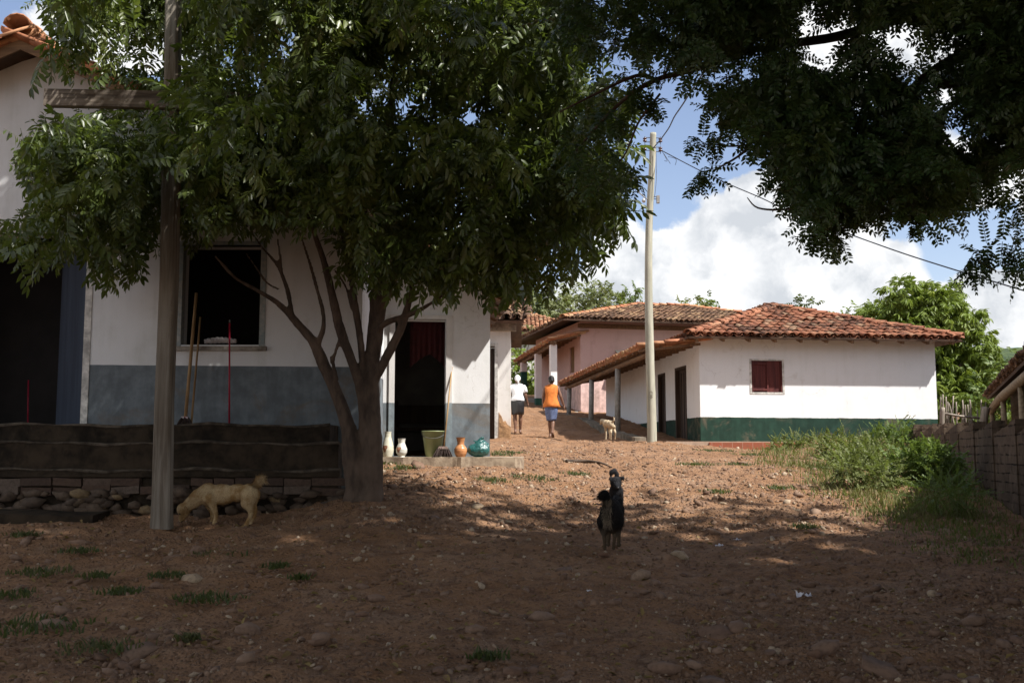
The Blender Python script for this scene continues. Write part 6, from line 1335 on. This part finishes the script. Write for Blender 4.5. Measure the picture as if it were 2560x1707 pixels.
V = np.einsum('nij,nkj->nki', rot, T[None]*Jt[:, :, None]*shp[:, None, :])*sz[:, None, None]+P[:, None, :]; F = (ICO1_F[None]+(np.arange(n)*len(T))[:, None, None]).reshape(-1, 3)
o = obj_np('gravel', V.reshape(-1, 3), F, m_grav); tag(o, 'loose gravel and pebbles scattered over the dirt road', 'gravel', None, 'stuff')
proto = []
for i in range(7):
    V = ICO1_V*(1+np.random.default_rng(300+i).normal(size=(len(ICO1_V), 1))*.16)*np.array((1.3, .95, .55)); F = ICO1_F; me = mesh_np('stone', V, F, False); me.materials.append(m_stone); proto.append(me)
Q = np.concatenate([region(215, 11, 1330, 1715), region(70, 12, 1140, 1340, 880, 2100), region(26, 13, 1480, 1715, 1750, 2590)]); P = hit(Q[:, 0], Q[:, 1]); k = ~blocked(P); P = P[k]; P[:, 2] = surf(P)
for i in range(len(P)):
    o = bpy.data.objects.new('stone', proto[i % 7]); COL.objects.link(o); s = min(.085, .034*math.exp(r.normal()*.45))*(1.25 if P[i, 1] > 12 else 1); o.location = Vector(P[i]+[0, 0, s*.2]); o.scale = (s, s, s); o.rotation_euler = (r.normal()*.25, r.normal()*.25, r.uniform(0, 6.28)); tag(o, 'rough loose stone lying on the reddish dirt', 'stone', 'loose stones on the dirt road')
BIGS = [(440,1400,.13,'dark red angular stone in the dirt left of the sniffing dog','a'),(205,1355,.13,'pale yellowish flat stone below the terrace at left','b'),(140,1570,.15,'large half buried tan stone at lower left','c'),(620,1580,.12,'squarish tan stone near the bottom left of the road','d'),(480,1455,.12,'rounded buff stone among the weed tufts','e'),(1860,1600,.17,'broad flat half buried rock in the shaded foreground','f'),(1780,1295,.10,'brown rounded stone on the sunny road right of the dogs','g'),(1805,1262,.07,'smaller dark stone just above the brown rounded one','h'),(960,1150,.15,'pale lump of rock by the doorway step','i'),(1410,1430,.09,'oval pale stone in front of the shaggy dog','j')]
for px, py, s, lb, _ in BIGS:
    if px == 1860: px, py = 1800, 1592
    G0 = hit(np.array([px]), np.array([py])); G0[:, 2] = surf(G0); o = bpy.data.objects.new('stone', proto[int(s*100) % 7].copy()); COL.objects.link(o); o.location = Vector(G0[0]-[0, 0, s*.10]); o.scale = (s, s*.8, s*.75); o.rotation_euler = (0, .1, r.uniform(0, 6)); tag(o, lb, 'stone')
kf = hit(*region(900, 31, 1250, 1715).T); kf = kf[~blocked(kf)]; nf = len(kf); kf[:, 2] = surf(kf)+.012
m_dry = M_leaf('dry_leaf', (.16, .10, .05), (.26, .19, .08), .8, .1, None, .1)
Tf_, f4_, f3_ = leaf_geo(.055, .026, .3, .25)
V, FF = instance(Tf_, [f4_, f3_], kf, rotm(np.c_[r.normal(size=(nf, 2)), r.normal(size=nf)*.2], r.normal(size=nf)*.5), r.uniform(.5, 1.3, nf)); o = obj_np('leaf_litter', V, FF, m_dry); tag(o, 'dry fallen leaves scattered over the shaded road', 'leaves', None, 'stuff')
# branch lying on the road and scraps of paper
G0 = hit(np.array([1415, 1460, 1500, 1530]), np.array([1158., 1159, 1163, 1170])); G0[:, 2] = surf(G0)+.03; mb = MB(); P_, Q_ = smoothline(G0, [.034, .026, .02, .008], 4); mb.tube(P_, Q_, 8, True, .1); o = mb.build('fallen_branch', m_bark, None, True, G0[0]); tag(o, 'dry fallen branch lying across the road beyond the dogs', 'branch')
m_pap = M_simple('crumpled_white_paper', (.62, .61, .66), .1, 30, .8)
for px, py, s, lb in ((2010, 1494, .055, 'larger crumpled white scrap in the shaded road at right'), (1843, 1347, .035, 'small white scrap on the road, upper of a close pair'), (1798, 1358, .04, 'small flat white scrap, lower of a close pair'), (1473, 1490, .018, 'tiny white scrap near the middle of the foreground')):
    G0 = hit(np.array([px]), np.array([py])); G0[:, 2] = surf(G0); mb = MB(); nq = 7
    for i in range(nq):
        for j in range(4): mb.v.append(tuple(G0[0]+[(i/(nq-1)-.5)*2*s+r.normal()*s*.08, (j/3-.5)*s+r.normal()*s*.08, .012+abs(r.normal())*s*.35]))
    for i in range(nq-1):
        for j in range(3): a = i*4+j; mb.f.append((a, a+4, a+5, a+1))
    o = mb.build('paper_scrap', m_pap, None, False, G0[0]); tag(o, lb, 'litter')
